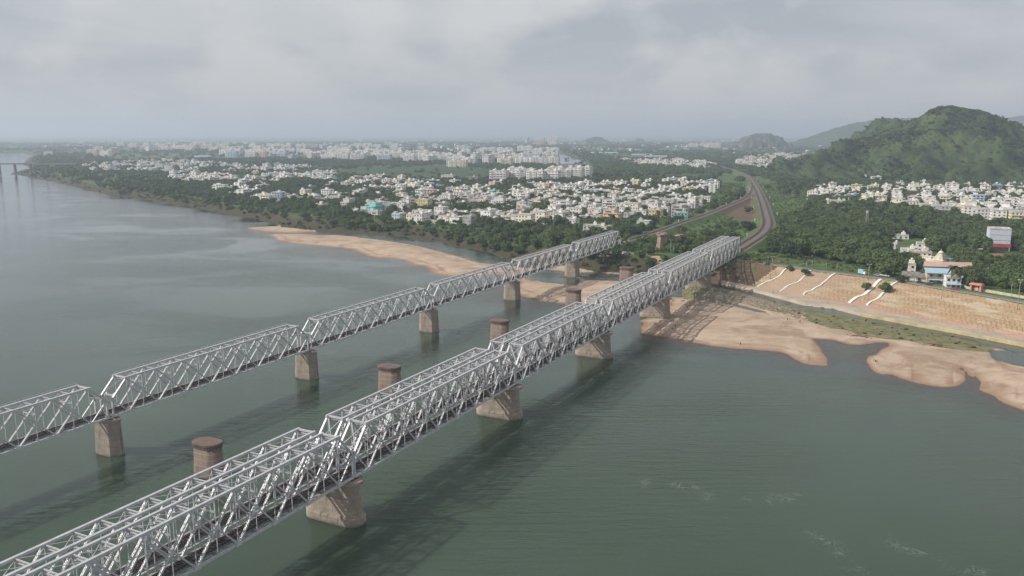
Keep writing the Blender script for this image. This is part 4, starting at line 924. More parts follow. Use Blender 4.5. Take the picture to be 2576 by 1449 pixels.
# ------------------------------------------------------------------ temple tower, hall and roadside houses
def temple():
    p = atg(*zt(1075, 510)); q = at(*zt(1130, 700), 11.0); 
    base = Vector((p.x, p.y, hgt(p.x, p.y) - .3)); top = atY(*zt(1088, 292), p.y).z
    r = empty('temple_tower', base, RD); tag(r, 'cream stepped temple tower with round finial behind the pink roofed hall', 'temple'); H_ = top - base.z
    b0 = H_ * .34
    MB().box((0, 0, b0 / 2), (8.4, 8.4, b0)).box((0, 0, b0 * .9), (9, 9, .4)).build('base', M['temple'], r)
    z = b0; wd = 7.2; n_ = 6; hh = (H_ * .80 - b0) / n_; t = MB()
    for k in range(n_):
        t.box((0, 0, z + hh * .34), (wd, wd, hh * .68)).box((0, 0, z + hh * .8), (wd + .5, wd + .5, hh * .26))
        for f in range(4):
            a = f * PI / 2; t.box((math.cos(a) * (wd / 2 + .05), math.sin(a) * (wd / 2 + .05), z + hh * .36), (.5, wd * .3, hh * .6), a)
            for s in (-1, 1): t.box((math.cos(a) * (wd / 2 + .02) - math.sin(a) * s * wd * .36, math.sin(a) * (wd / 2 + .02) + math.cos(a) * s * wd * .36, z + hh * .3), (.35, wd * .12, hh * .5), a)
        z += hh; wd -= .78
    t.build('tiered_tower', M['temple'], r)
    MB().lathe((0, 0, z), ((1.2, 0), (1.75, .35), (1.85, .9), (1.4, 1.5), (.5, 1.9), (.2, 2.2)), 14).build('dome', M['temple'], r)
    MB().lathe((0, 0, z + 2.1), ((.22, 0), (.34, .3), (.1, .6), (.14, .8), (.02, 1.3)), 8).build('finial', M['yel'], r)
    mark(base.x, base.y, 8)
    c = empty('temple_shrine', (base.x - 4.6, base.y + 8.2, base.z), RD); tag(c, 'low cream shrine with small corner domes beside the temple tower', 'temple')
    MB().box((0, 0, 2), (7, 5, 4)).box((0, 0, 4.1), (7.5, 5.5, .25)).build('wall', M['temple'], c)
    for x in (-2.8, 0, 2.8): MB().lathe((x, -1.9, 4.2), ((.6, 0), (.7, .5), (.2, 1.1)), 9).build('corner_dome', M['temple'], c)
    s = at(*zt(1210, 425), base.z + 4); sh = empty('blue_shed', (s.x, s.y, base.z), RD); tag(sh, 'bright blue sheet roof right of the temple tower', 'shed')
    MB().box((0, 0, 4.2), (7, 5, .2)).build('roof', M['bluebright'], sh)
    pm = MB().box((0, 0, 2.05), (.25, .25, 4.1)).mesh('post', M['pole'])
    for x in (-3.2, 3.2):
        for y in (-2.2, 2.2): mobj('post', pm, sh, (x, y, 0))
M['bluebright'] = simple('bright_blue_sheet', (.12, .38, .62), .6, .4, 0, .25, .3)
temple()
def gable(name, label, cat, px, py, L, D, hw, hr, wallm, roofm, rz=RD, over=.8, porch=None, nwin=0, z=None):
    p = atg(px, py); r = empty(name, (p.x, p.y, p.z - .2), rz); tag(r, label, cat)
    MB().add([(-L / 2, -D / 2, 0), (L / 2, -D / 2, 0), (L / 2, D / 2, 0), (-L / 2, D / 2, 0), (-L / 2, -D / 2, hw), (L / 2, -D / 2, hw), (L / 2, D / 2, hw), (-L / 2, D / 2, hw), (-L / 2, 0, hw + hr - .1), (L / 2, 0, hw + hr - .1)],
        ((0, 1, 5, 4), (2, 3, 7, 6), (1, 2, 6, 9, 5), (3, 0, 4, 8, 7))).build('wall', wallm, r)
    ex = L / 2 + over; ey = D / 2 + over; dz = hr * over / (D / 2); b = MB()
    for s in (-1, 1):
        b.add([(-ex, s * ey, hw - dz), (ex, s * ey, hw - dz), (ex, 0, hw + hr), (-ex, 0, hw + hr), (-ex, s * ey, hw - dz + .2), (ex, s * ey, hw - dz + .2), (ex, 0, hw + hr + .2), (-ex, 0, hw + hr + .2)],
              ((0, 1, 2, 3), (7, 6, 5, 4), (0, 4, 5, 1), (1, 5, 6, 2), (2, 6, 7, 3), (3, 7, 4, 0)))
    b.build('roof', roofm, r)
    wm = MB().box((0, 0, 0), (1.4, .12, 1.6)).mesh('window', M['win'])
    for i in range(nwin): mobj('window', wm, r, (-L / 2 + (i + .5) * L / nwin, -D / 2 - .04, hw * .5))
    for s in (-1, 1): MB().box((s * L * .22, -D / 2 - .05, 1.1), (1.2, .14, 2.2)).build('door', M['trunk'], r)
    mark(p.x, p.y, max(L * .4, D * .6)); mark(p.x + .2 * L, p.y - .3 * L, D * .6); mark(p.x - .2 * L, p.y + .3 * L, D * .6); return r
gable('hall', 'long hall with a pink roof and cream walls in front of the temple tower', 'hall', *zt(1145, 676), 31, 7.5, 5.0, 2.3, M['creamw'], M['pinkroof'], rz=-.2, nwin=7)
gable('shed', 'dark sheet roofed shed, left of the two by the road', 'shed', *zt(545, 800), 9, 9, 3.2, 1.8, M['white'], M['dkroof'], rz=-.3, nwin=2)
gable('shed', 'dark sheet roofed shed next to the blue roofed house', 'shed', *zt(745, 820), 8.5, 9, 3.0, 1.6, M['white'], M['dkroof'], rz=-.3, nwin=2)
def bluehouse(px, py, w_, d_, label, white=False):
    p = atg(px, py); r = empty('house', (p.x, p.y, p.z - .2), -.3); tag(r, label, 'house')
    wm = MB().box((0, 0, 0), (1.4, .12, 1.5)).mesh('window', M['win'])
    MB().box((0, 0, 3.2), (w_, d_, 6.4)).build('wall', M['white'] if white else M['creamw'], r)
    if white:
        MB().box((0, 0, 6.5), (w_ + .8, d_ + .8, .25)).box((0, -d_ / 2 - .5, 7.0), (w_ + 1.2, .15, 1.2)).lathe((0, -d_ / 2 - .4, 7.2), ((1.8, 0), (1.7, .8), (1.0, 1.4), (.2, 1.6)), 12).build('curved_parapet', M['white'], r)
    else:
        MB().add([(-w_ / 2 - .7, -d_ / 2 - 1.2, 6.3), (w_ / 2 + .7, -d_ / 2 - 1.2, 6.3), (w_ / 2 + .7, d_ / 2 + .6, 8.0), (-w_ / 2 - .7, d_ / 2 + .6, 8.0), (-w_ / 2 - .7, -d_ / 2 - 1.2, 6.5), (w_ / 2 + .7, -d_ / 2 - 1.2, 6.5), (w_ / 2 + .7, d_ / 2 + .6, 8.2), (-w_ / 2 - .7, d_ / 2 + .6, 8.2)], ((3, 2, 1, 0), (4, 5, 6, 7), (0, 1, 5, 4), (1, 2, 6, 5), (2, 3, 7, 6), (3, 0, 4, 7))).build('roof', M['bluep'], r)
        MB().box((0, -d_ / 2 - .7, 3.3), (w_, 1.4, .18)).box((0, -d_ / 2 - 1.35, 3.8), (w_, .1, 1.0)).build('balcony', M['walk'], r)
    MB().add([(-w_ * .45, -d_ / 2 - 3.0, 2.4), (w_ * .45, -d_ / 2 - 3.0, 2.4), (w_ * .45, -d_ / 2, 3.2), (-w_ * .45, -d_ / 2, 3.2), (-w_ * .45, -d_ / 2 - 3.0, 2.55), (w_ * .45, -d_ / 2 - 3.0, 2.55), (w_ * .45, -d_ / 2, 3.35), (-w_ * .45, -d_ / 2, 3.35)], ((3, 2, 1, 0), (4, 5, 6, 7), (0, 1, 5, 4), (1, 2, 6, 5), (2, 3, 7, 6), (3, 0, 4, 7))).build('awning', M['bluep'], r)
    pm = MB().box((0, 0, 1.2), (.18, .18, 2.4)).mesh('post', M['pole'])
    for s in (-1, 1): mobj('post', pm, r, (s * w_ * .42, -d_ / 2 - 2.8, 0))
    for i in range(3):
        for zc_ in (1.5, 4.8): mobj('window', wm, r, (-w_ / 2 + (i + .5) * w_ / 3, -d_ / 2 - .04, zc_))
    mark(p.x, p.y, w_ * .6)
bluehouse(*zt(1035, 850), 14, 8, 'two-storey house with a light blue sheet roof by the river road')
bluehouse(*zt(1285, 930), 8, 8, 'white house with a curved parapet and blue awning by the road', True)
named_building('small grey roofed house at the far side of the dark wood edge', 'house', 'house', *zt(2190, 540), 17, 9, 1, -.3, 'cream', fh=3.2)
def gatehouse():
    p = atg(*zt(1722, 1005)); r = empty('gate_booth', (p.x, p.y, p.z - .1), RD); tag(r, 'small salmon red gate booth with flat canopy beside the road', 'gate booth')
    for s in (-1, 1): MB().box((s * 2.7, 0, 1.7), (.9, 2.6, 3.4)).build('pillar', M['orange'], r)
    MB().box((0, 0, 3.75), (7.2, 3.6, .5)).box((0, 0, 4.25), (6.4, 2.8, .5)).build('canopy', M['orange'], r)
    MB().box((0, .4, 1.5), (4.3, .3, 3.0)).build('back_wall', M['dkroof'], r); MB().box((.1, .15, 1.4), (1.5, .2, 2.4)).build('door', M['creamw'], r)
    mark(p.x, p.y, 5)
gatehouse()
def wallrun(px0, py0, px1, py1, label, mat, h_=1.5, th=.3, rails=True):
    a, c = atg(px0, py0), atg(px1, py1); n_ = max(2, int((c - a).length / 4)); r = empty('compound_wall', a); tag(r, label, 'wall'); b = MB(); pm = MB().box((0, 0, h_ / 2 + .2), (.4, .4, h_ + .4)).mesh('post', M['concp'])
    for i in range(n_):
        p, q = a.lerp(c, i / n_), a.lerp(c, (i + 1) / n_); p.z = hgt(p.x, p.y); q.z = hgt(q.x, q.y)
        b.beam(p - a + Vector((0, 0, h_ / 2)), q - a + Vector((0, 0, h_ / 2)), th, h_)
        mobj('post', pm, r, p - a)
    b.build('wall_panel', mat, r)
wallrun(*zt(1420, 935), *zt(1630, 985), 'pale green wall left of the red gate booth', simple('pale_green_wall', (.4, .5, .4), .9, .2), 1.5)
wallrun(*zt(1815, 1010), *zt(2780, 1180), 'pale yellow wall right of the red gate booth', simple('pale_yellow_wall', (.55, .52, .36), .9, .2), 1.5)

# ------------------------------------------------------------------ river road, stair walls on the slope
def road():
    te = smooth_path(top_e, 6); b = MB(); rings = []
    for i in range(len(te)):
        a = te[max(i - 1, 0)]; c = te[min(i + 1, len(te) - 1)]; d = (c - a) / np.linalg.norm(c - a); n_ = np.array([-d[1], d[0]])
        rings.append([(te[i][0] + n_[0] * o, te[i][1] + n_[1] * o, 12.05 + dz) for o, dz in ((1.0, -.5), (8.0, -.5), (8.0, .12), (1.0, .12))])
    b.loft(rings); tag(b.build('river_road', M['asphalt']), 'grey river road along the top of the stone slope', 'road', kind='structure')
    b = MB(); b.loft([[(te[i][0] + n2 * 0, te[i][1], 0)] for i in range(0)] or [[(q[0][0], q[0][1], 12.0), (q[0][0] + .5, q[0][1] + .35, 12.0), (q[0][0] + .5, q[0][1] + .35, 12.32), (q[0][0], q[0][1], 12.32)] for q in rings])
    tag(b.build('road_kerb', M['concp']), 'low pale kerb between the river road and the slope', 'kerb', kind='structure')
road()
ST = [[(580, 280), (545, 310), (500, 350), (460, 375), (440, 388), (400, 400), (355, 420), (330, 435), (320, 445)], [(770, 308), (735, 340), (700, 365), (660, 405), (620, 420), (580, 435), (545, 455), (510, 482)], [(975, 332), (920, 370), (875, 410), (850, 435), (800, 455), (775, 475), (735, 485), (708, 510)],
      [(1360, 382), (1320, 420), (1285, 455), (1250, 490), (1220, 510), (1170, 525), (1140, 545), (1095, 580)], [(1500, 403), (1455, 430), (1425, 455), (1385, 495), (1350, 530), (1310, 555), (1280, 570), (1245, 600)]]
SL = ['white wavy stair wall on the slope, leftmost of five', 'white wavy stair wall with a small tree at its top, second from left', 'thin white wavy stair wall in the middle of the slope', 'broad white wavy stair wall, thickest of the five', 'white wavy stair wall hidden partly by a bush, rightmost']
SW = [.95, .9, .95, 1.9, 1.3]
for k, pts in enumerate(ST):
    P_ = [atg(*z5(*q)) for q in pts]; S_ = smooth_path([list(q) for q in P_], 1.2); b = MB(); rings = []; wd = SW[k]
    for i, q in enumerate(S_):
        a = S_[max(i - 1, 0)]; c = S_[min(i + 1, len(S_) - 1)]; d = (c - a)[:2]; d /= np.linalg.norm(d) + 1e-9; n_ = np.array([-d[1], d[0]])
        z = hgt(q[0], q[1]); hh = .5 + .22 * math.sin(i * .55)
        rings.append([(q[0] - n_[0] * wd / 2, q[1] - n_[1] * wd / 2, z - .5), (q[0] + n_[0] * wd / 2, q[1] + n_[1] * wd / 2, z - .5), (q[0] + n_[0] * wd / 2, q[1] + n_[1] * wd / 2, z + hh), (q[0] - n_[0] * wd / 2, q[1] - n_[1] * wd / 2, z + hh)])
    tag(b.loft(rings).build('stair_wall', M['white']), SL[k], 'stair wall', 'white stair walls on the slope')
# ledge at the waterline of the promenade
b = MB(); cl_ = smooth_path(chan_line[3:], 6); rings = [[(q[0] + .2, q[1] + .1, -.6), (q[0] + 1.8, q[1] + 1.2, -.6), (q[0] + 1.8, q[1] + 1.2, 1.42), (q[0] + .2, q[1] + .1, 1.38)] for q in cl_]
tag(b.loft(rings).build('quay_edge', simple('yellowish_quay_stone', (.5, .42, .24), .9, .2, 0, .35, .2)), 'yellowish stone quay edge along the narrow channel', 'quay', kind='structure')
# concrete sill between the bridges
b = MB(); P_ = [at(*z6(*q), 2.2) for q in ((505, 735), (850, 800), (1180, 840), (1480, 900))]
b.loft([[(p.x, p.y, -1), (p.x + 1, p.y + 4.5, -1), (p.x + 1, p.y + 4.5, 2.6), (p.x, p.y, 2.2)] for p in P_])
tag(b.build('river_sill', M['conc_a']), 'pale concrete sill wall along the bank between the two bridges', 'wall')

# ------------------------------------------------------------------ poles, lamps, vehicles, people
def lamp_post(x, y, x1, y1, label, arm=True, name='lamp_post', cat='lamp post', mat=None):
    p = atg(x, y); H_ = max(5.0, atY(x1, y1, p.y).z - p.z); r = empty(name, p); tag(r, label, cat, 'poles along the river road')
    MB().tube((0, 0, -.3), (0, 0, H_), .17, .1, 7).build('pole', mat or M['pole'], r)
    if arm:
        MB().tube((-1.1, 0, H_ - .1), (1.1, 0, H_ - .1), .07, n=6).build('cross_arm', M['pole'], r)
        for s in (-1, 1): MB().box((s * 1.0, 0, H_ + .05), (.7, .3, .22)).build('lamp_head', M['white'], r)
    mark(p.x, p.y, 1.5); return r
for (x, y0, y1, lb, f) in ((440, 292, 188, 'pole with cross arm above the leftmost stair wall', 1), (428, 368, 262, 'thin pole on the rubble bank left of the slope', 0), (590, 272, 203, 'thin concrete pole behind the leftmost stair wall', 0), (778, 300, 222, 'thin concrete pole behind the second stair wall', 0),
      (900, 300, 232, 'thin pole at the road between second and third stair wall', 0), (990, 320, 245, 'thin concrete pole above the third stair wall', 0), (1256, 385, 252, 'tall pole with cross arm left of the broad stair wall', 1), (405, 245, 180, 'thin pole in the scrub beside the bridge', 0), (730, 292, 225, 'short pole among the scrub above the slope', 0)):
    lamp_post(*z5(x, y0), *z5(x, y1), lb, bool(f), 'lamp_post' if f else 'utility_pole', 'lamp post' if f else 'pole', None if f else M['concp'])
lamp_post(*zt(1100, 1150), *zt(1125, 830), 'tall lamp post on the slope below the blue roofed house'); lamp_post(*zt(2455, 1350), *zt(2490, 805), 'tall lamp post on the slope at the right edge')
lamp_post(*zt(2345, 1060), *zt(2365, 872), 'white concrete pole beside the yellow wall at right', False, 'utility_pole', 'pole', M['concp'])
lamp_post(*zc(2400, 840, .20704)(548, 600), *zc(2400, 840, .20704)(565, 285), 'lamp pole at the road between the two bridges'); lamp_post(*zc(2400, 840, .20704)(608, 560), *zc(2400, 840, .20704)(620, 385), 'striped short pole beside the road between the two bridges', False, 'utility_pole', 'pole', M['concp'])
def hazard(x, y, lb):
    p = atg(*z5(x, y)); r = empty('hazard_post', p); tag(r, lb, 'post')
    for k in range(5): MB().box((0, 0, .35 + k * .6), (.75, .3, .6)).build('stripe', M['yel'] if k % 2 else M['tank_b'], r)
hazard(448, 252, 'yellow and black hazard post beside the cross armed pole'); hazard(497, 242, 'yellow and black hazard post, right one at the scrub')
def tower(px, py, ytop):
    p = atg(px, py); H_ = atY(px, ytop, p.y).z - p.z; r = empty('lattice_mast', p); tag(r, 'tall grey lattice mast rising from the dark wood', 'mast'); b = MB(); n_ = 12
    for k in range(n_):
        w0, w1 = 1.5 - k * .08, 1.5 - (k + 1) * .08; z0, z1 = H_ * k / n_, H_ * (k + 1) / n_; c0 = [(-w0, -w0), (w0, -w0), (w0, w0), (-w0, w0)]; c1 = [(-w1, -w1), (w1, -w1), (w1, w1), (-w1, w1)]
        for i in range(4):
            j = (i + 1) % 4; b.beam((*c0[i], z0), (*c1[i], z1), .16, .16).beam((*c0[i], z0), (*c1[j], z1), .09, .09).beam((*c0[j], z0), (*c1[i], z1), .09, .09).beam((*c1[i], z1), (*c1[j], z1), .09, .09)
    b.build('lattice', M['pole'], r)
    for k, a in enumerate((0, 2.1, 4.2)): MB().box((1.0 * math.cos(a), 1.0 * math.sin(a), H_ - 2), (.5, .4, 2.4), a).build('antenna_panel', M['white'], r)
    MB().tube((0, 0, H_), (0, 0, H_ + 3), .06, .03).build('lightning_rod', M['pole'], r)
tower(2178, 592, 528)
def car(x, y, colm, label, rz, s=1.0, f=z5):
    p = atg(*f(x, y)); r = empty('parked_car', (p.x, p.y, p.z + .12), rz); tag(r, label, 'car', 'cars parked beside the road')
    MB().loft([[(-2.1, sx2 * .85, z) for sx2, z in ((-1, .35), (1, .35), (1, .9), (-1, .9))], [(-1.9, sx2 * .88, z) for sx2, z in ((-1, .3), (1, .3), (1, 1.0), (-1, 1.0))], [(.9, sx2 * .88, z) for sx2, z in ((-1, .3), (1, .3), (1, 1.0), (-1, 1.0))], [(2.05, sx2 * .82, z) for sx2, z in ((-1, .35), (1, .35), (1, .75), (-1, .75))]]).build('body', colm, r)
    MB().loft([[(-1.75, -.76, .98), (1.0, -.76, .98), (1.0, .76, .98), (-1.75, .76, .98)], [(-1.3, -.66, 1.5), (.35, -.66, 1.5), (.35, .66, 1.5), (-1.3, .66, 1.5)]]).build('cabin_glass', M['win'], r)
    MB().box((-.48, 0, 1.53), (1.6, 1.3, .07)).build('roof', colm, r)
    wm = MB().tube((0, -.11, 0), (0, .11, 0), .33, n=12).mesh('wheel', M['tank_b'])
    for a in (-1.3, 1.25):
        for s2 in (-1, 1): mobj('wheel', wm, r, (a, s2 * .82, .33))
    mark(p.x, p.y, 3)
car(1410, 356, M['white'], 'white car parked beside the tree above the broad stair wall', RD); car(1335, 352, M['pole'], 'grey car parked under the bright green tree', RD + .3); car(1378, 350, M['white'], 'white car half hidden under the bright green tree', RD - .2)
car(880, 905, M['tank_b'], 'black car parked before the blue roofed house', RD, f=zt); car(720, 870, M['tank_b'], 'dark car parked before the dark sheds', RD + .4, f=zt)
def truck():
    p = atg(*z5(1203, 340)); r = empty('small_truck', (p.x, p.y, p.z + .12), RD); tag(r, 'light blue box truck standing on the river road', 'truck')
    MB().box((-.6, 0, 2.0), (3.6, 2.0, 2.5)).build('cargo_box', M['bluev'], r); MB().loft([[(1.25, -.9, .5), (2.7, -.9, .5), (2.7, .9, .5), (1.25, .9, .5)], [(1.25, -.9, 1.3), (2.7, -.9, 1.3), (2.7, .9, 1.3), (1.25, .9, 1.3)], [(1.25, -.8, 2.2), (2.2, -.8, 2.2), (2.2, .8, 2.2), (1.25, .8, 2.2)]]).build('cab', M['white'], r)
    MB().box((.2, 0, .6), (4.9, 1.2, .25)).build('chassis', M['tank_b'], r)
    wm = MB().tube((0, -.14, 0), (0, .14, 0), .42, n=12).mesh('wheel', M['tank_b'])
    for a in (-1.6, 1.9):
        for s2 in (-1, 1): mobj('wheel', wm, r, (a, s2 * .85, .42))
truck()
def motorbike(x, y, label, rz):
    p = atg(*zt(x, y)); r = empty('motorbike', (p.x, p.y, p.z + .1), rz); tag(r, label, 'motorbike', 'motorbikes on the river road')
    wm = MB().tube((0, -.06, 0), (0, .06, 0), .31, n=10).mesh('wheel', M['tank_b'])
    for a in (-.65, .65): mobj('wheel', wm, r, (a, 0, .31))
    MB().loft([[(-.7, -.12, .6), (-.7, .12, .6), (-.7, .1, .85), (-.7, -.1, .85)], [(.1, -.16, .45), (.1, .16, .45), (.1, .16, .95), (.1, -.16, .95)], [(.5, -.1, .6), (.5, .1, .6), (.5, .08, .9), (.5, -.08, .9)]]).build('body', M['redp'], r)
    MB().tube((.62, 0, .3), (.4, 0, 1.05), .04).tube((.4, -.33, 1.05), (.4, .33, 1.05), .03).build('handlebar', M['pole'], r)
motorbike(1303, 990, 'motorbike at the road below the palm, leftmost of three', RD); motorbike(1347, 990, 'motorbike at the road below the palm, middle of three', RD); motorbike(1402, 998, 'motorbike left of the red gate booth, rightmost of three', RD)
def person_mesh(name, pose):
    J = {'pel': (0, 0, .95), 'ch': (0, .02, 1.28), 'nk': (0, .02, 1.46), 'hd': (0, .04, 1.62), 'tp': (0, .03, 1.72), 'ls': (-.18, .02, 1.4), 'le': (-.24, .02, 1.12), 'lh': (-.25, .1, .86), 'rs': (.18, .02, 1.4), 're': (.25, 0, 1.12), 'rh': (.26, .08, .86),
         'lk': (-.1, .03, .5), 'lf': (-.11, 0, .07), 'lt': (-.12, .18, .03), 'rk': (.1, .03, .5), 'rf': (.12, -.02, .07), 'rt': (.13, .16, .03), 'lp': (-.09, 0, .9), 'rp': (.09, 0, .9)}
    if pose == 'sit':
        for k in ('pel', 'lp', 'rp'): J[k] = (J[k][0], 0, .16)
        for k in ('ch', 'nk', 'hd', 'tp', 'ls', 'le', 'rs', 're'): J[k] = (J[k][0], J[k][1] + .06, J[k][2] - .78)
        J['lh'] = (-.16, .42, .4); J['rh'] = (.16, .42, .4); J['lk'] = (-.14, .42, .46); J['rk'] = (.14, .42, .46); J['lf'] = (-.13, .55, .07); J['rf'] = (.13, .55, .07); J['lt'] = (-.13, .72, .04); J['rt'] = (.13, .72, .04)
    if pose == 'walk':
        J['lk'] = (-.1, .2, .52); J['lf'] = (-.1, .28, .08); J['lt'] = (-.1, .46, .05); J['rk'] = (.1, -.04, .5); J['rf'] = (.1, -.3, .14); J['rt'] = (.1, -.16, .03); J['lh'] = (-.24, -.12, .9); J['rh'] = (.25, .26, .92)
    E_ = [('pel', 'ch'), ('ch', 'nk'), ('nk', 'hd'), ('hd', 'tp'), ('ch', 'ls'), ('ls', 'le'), ('le', 'lh'), ('ch', 'rs'), ('rs', 're'), ('re', 'rh'), ('pel', 'lp'), ('lp', 'lk'), ('lk', 'lf'), ('lf', 'lt'), ('pel', 'rp'), ('rp', 'rk'), ('rk', 'rf'), ('rf', 'rt')]
    Rr = {'pel': .15, 'ch': .16, 'nk': .06, 'hd': .1, 'tp': .07, 'ls': .065, 'le': .045, 'lh': .04, 'rs': .065, 're': .045, 'rh': .04, 'lp': .095, 'rp': .095, 'lk': .065, 'rk': .065, 'lf': .045, 'rf': .045, 'lt': .035, 'rt': .035}
    ks = list(J); me = bpy.data.meshes.new(name); me.from_pydata([J[k] for k in ks], [(ks.index(a), ks.index(c)) for a, c in E_], [])
    o = bpy.data.objects.new(name, me); col.objects.link(o); o.modifiers.new('s', 'SKIN'); o.modifiers.new('d', 'SUBSURF').levels = 1
    for i, k in enumerate(ks): me.skin_vertices[0].data[i].radius = (Rr[k], Rr[k])
    me.skin_vertices[0].data[0].use_root = True
    dg = bpy.context.evaluated_depsgraph_get(); nm = bpy.data.meshes.new_from_object(o.evaluated_get(dg)); bpy.data.objects.remove(o)
    t = NT(name + '_skin_and_clothes', .85, .2); s = t.n('ShaderNodeSeparateXYZ'); t.put(s.inputs[0], t.obj()); oi = t.n('ShaderNodeObjectInfo')
    top, legs = (1.47, .9) if pose != 'sit' else (.69, .12)
    sk = (.13, .075, .05); k = t.mix(sk, oi.outputs['Color'], t.m('LESS_THAN', s.outputs['Z'], top)); k = t.mix((.03, .035, .05), k, t.m('GREATER_THAN', s.outputs['Z'], legs)); t.col(k)
    nm.materials.clear(); nm.materials.append(t.mat); nm.name = name
    for p in nm.polygons: p.use_smooth = True
    return nm
hairm = MB().lathe((0, .0, 1.60), ((.1, 0), (.125, .06), (.1, .13), (.02, .165)), 10).mesh('hair', M['tank_b']); hairs = MB().lathe((0, .06, .82), ((.1, 0), (.125, .06), (.1, .13), (.02, .165)), 10).mesh('hair', M['tank_b'])
PM = {k: person_mesh('person', k) for k in ('stand', 'sit', 'walk')}
PEOPLE = [(z5, 572, 732, 'walk', .3, (.03, .03, .04), 'person in dark clothes walking on the sand, left of the trio'), (z5, 590, 732, 'stand', 1.2, (.05, .05, .09), 'person in dark clothes standing on the sand, middle of the trio'), (z5, 606, 737, 'sit', 2, (.4, .38, .36), 'person in a pale shirt crouching on the sand beside the pair'), (z5, 677, 750, 'stand', 2.6, (.04, .04, .05), 'lone person in dark clothes on the sand right of the trio'),
 (z5, 172, 938, 'stand', .2, (.1, .05, .05), 'person standing at the waterline of the large sand bank'), (z5, 1303, 1078, 'stand', 1, (.05, .05, .12), 'person standing on the sand spit beyond the inlet'), (z5, 1318, 1076, 'sit', 0, (.08, .07, .07), 'person sitting on the sand spit beside the standing one'), (z5, 1331, 1078, 'sit', 1.5, (.1, .05, .06), 'person sitting at the right on the sand spit'),
 (z5, 915, 590, 'stand', 1, (.09, .08, .07), 'person standing on the walkway above the channel'), (z5, 450, 495, 'stand', 2, (.08, .07, .07), 'person standing on the walkway below the leftmost stair wall'), (z4, 1480, 950, 'stand', 2, (.04, .04, .06), 'person standing in the bridge shadow on the sand'), (z4, 1455, 968, 'sit', 2, (.03, .03, .04), 'person in black sitting in the bridge shadow'), (z4, 1476, 975, 'sit', 1, (.5, .48, .45), 'person in white sitting in the bridge shadow'),
 (z4, 1655, 770, 'sit', 1, (.03, .03, .04), 'person sitting on shaded sand near the double bridge'), (z4, 1590, 835, 'sit', .4, (.05, .04, .04), 'person crouching at the edge of the scour pool'), (z4, 1585, 780, 'sit', .9, (.04, .04, .05), 'person crouching in the first stripe of bridge shadow'),
 (z4, 393, 688, 'walk', 1.8, (.02, .02, .025), 'person in black walking on the sand between the bridges'), (z4, 512, 678, 'stand', 1, (.14, .1, .09), 'person in brown on the sand between the bridges')]
for f, x, y, pose, rz, c, lb in PEOPLE:
    p = at(*f(x, y), 1.0)
    for _ in range(4): p = at(*f(x, y), max(0, hgt(p.x, p.y)))
    r = mobj('person', PM[pose], None, p, rz); r.color = (*c, 1); tag(r, lb, 'person', 'people on the river bank'); mobj('hair', hairs if pose == 'sit' else hairm, r)
for (x, y, n_, lb) in ((1190, 855, 60, 'heap of dark red cloth and flowers at the edge of the grass'), (1840, 930, 40, 'small heap of red debris beside the sand at right')):
    b = MB(); p = at(*z5(x, y), 1.0)
    for k in range(n_):
        a, q = rnd.gauss(0, 1) * 3.4, rnd.gauss(0, 1) * .9; X_, Y_ = p.x + a * .6 + q, p.y - a * .8 * .6 + q; b.box((X_, Y_, hgt(X_, Y_) + .12), (rnd.uniform(.2, .8), rnd.uniform(.2, .6), .3), rnd.random() * 3)
    tag(b.build('debris_heap', simple('dark_red_cloth', (.28, .07, .09), .9, .2, 0, .5, 1.5)), lb, 'debris', kind='stuff')
# ruined brick towers overgrown behind the road, and a white fence
def ruin(x, y, ytop, w_, label, f=zc(2400, 840, .20704)):
    p = atg(*f(x, y)); H_ = atY(*f(x, ytop), p.y).z - p.z; r = empty('ruined_tower', p, .4); tag(r, label, 'ruin', 'ruined brick towers of the old bridge')
    MB().loft([[(sx2 * w_ * k, sy2 * w_ * k * .8, z) for sx2, sy2 in ((-1, -1), (1, -1), (1, 1), (-1, 1))] for k, z in ((.62, -1), (.55, H_ * .35), (.5, H_ * .36), (.48, H_ * .8), (.62, H_ * .86), (.6, H_ * .93))]).build('shaft', M['ruinb'], r)
    b = MB()
    for k in range(9): b.box((rnd.uniform(-.5, .5) * w_, rnd.uniform(-.4, .4) * w_, H_ * .95), (w_ * .4, w_ * .35, H_ * .12 * rnd.uniform(.4, 1.3)), rnd.random())
    b.build('broken_parapet', M['ruinb'], r); MB().box((-.1, -w_ * .45, H_ * .2), (w_ * .35, .3, H_ * .22)).build('doorway', M['win'], r); mark(p.x, p.y, w_ * .3)
M['ruinb'] = simple('ruin_masonry', (.36, .26, .2), .95, .15, 0, .45, .4, (.22, .15, .12))
ruin(395, 470, 165, 6.5, 'ruined pale brick tower with broken top, left of the two'); ruin(720, 420, 185, 6.5, 'ruined brick tower half hidden by trees, right of the two')
def fence():
    a, c = atg(*z6(1800, 480)), atg(*z6(2060, 490)); r = empty('white_fence', a); tag(r, 'white picket fence and gate near the single bridge end', 'fence'); d = c - a; pm = MB().box((0, 0, 1.0), (.35, .2, 2.0)).mesh('picket', M['white'])
    for k in range(18): mobj('picket', pm, r, d * (k / 17), math.atan2(d.y, d.x))
    MB().beam(Vector((0, 0, 1.5)), d + Vector((0, 0, 1.5)), .12, .2).build('rail', M['white'], r); MB().box((d.x * .7, d.y * .7, 3.4), (7, .3, 1.6), math.atan2(d.y, d.x)).build('gate_board', M['white'], r)
fence()
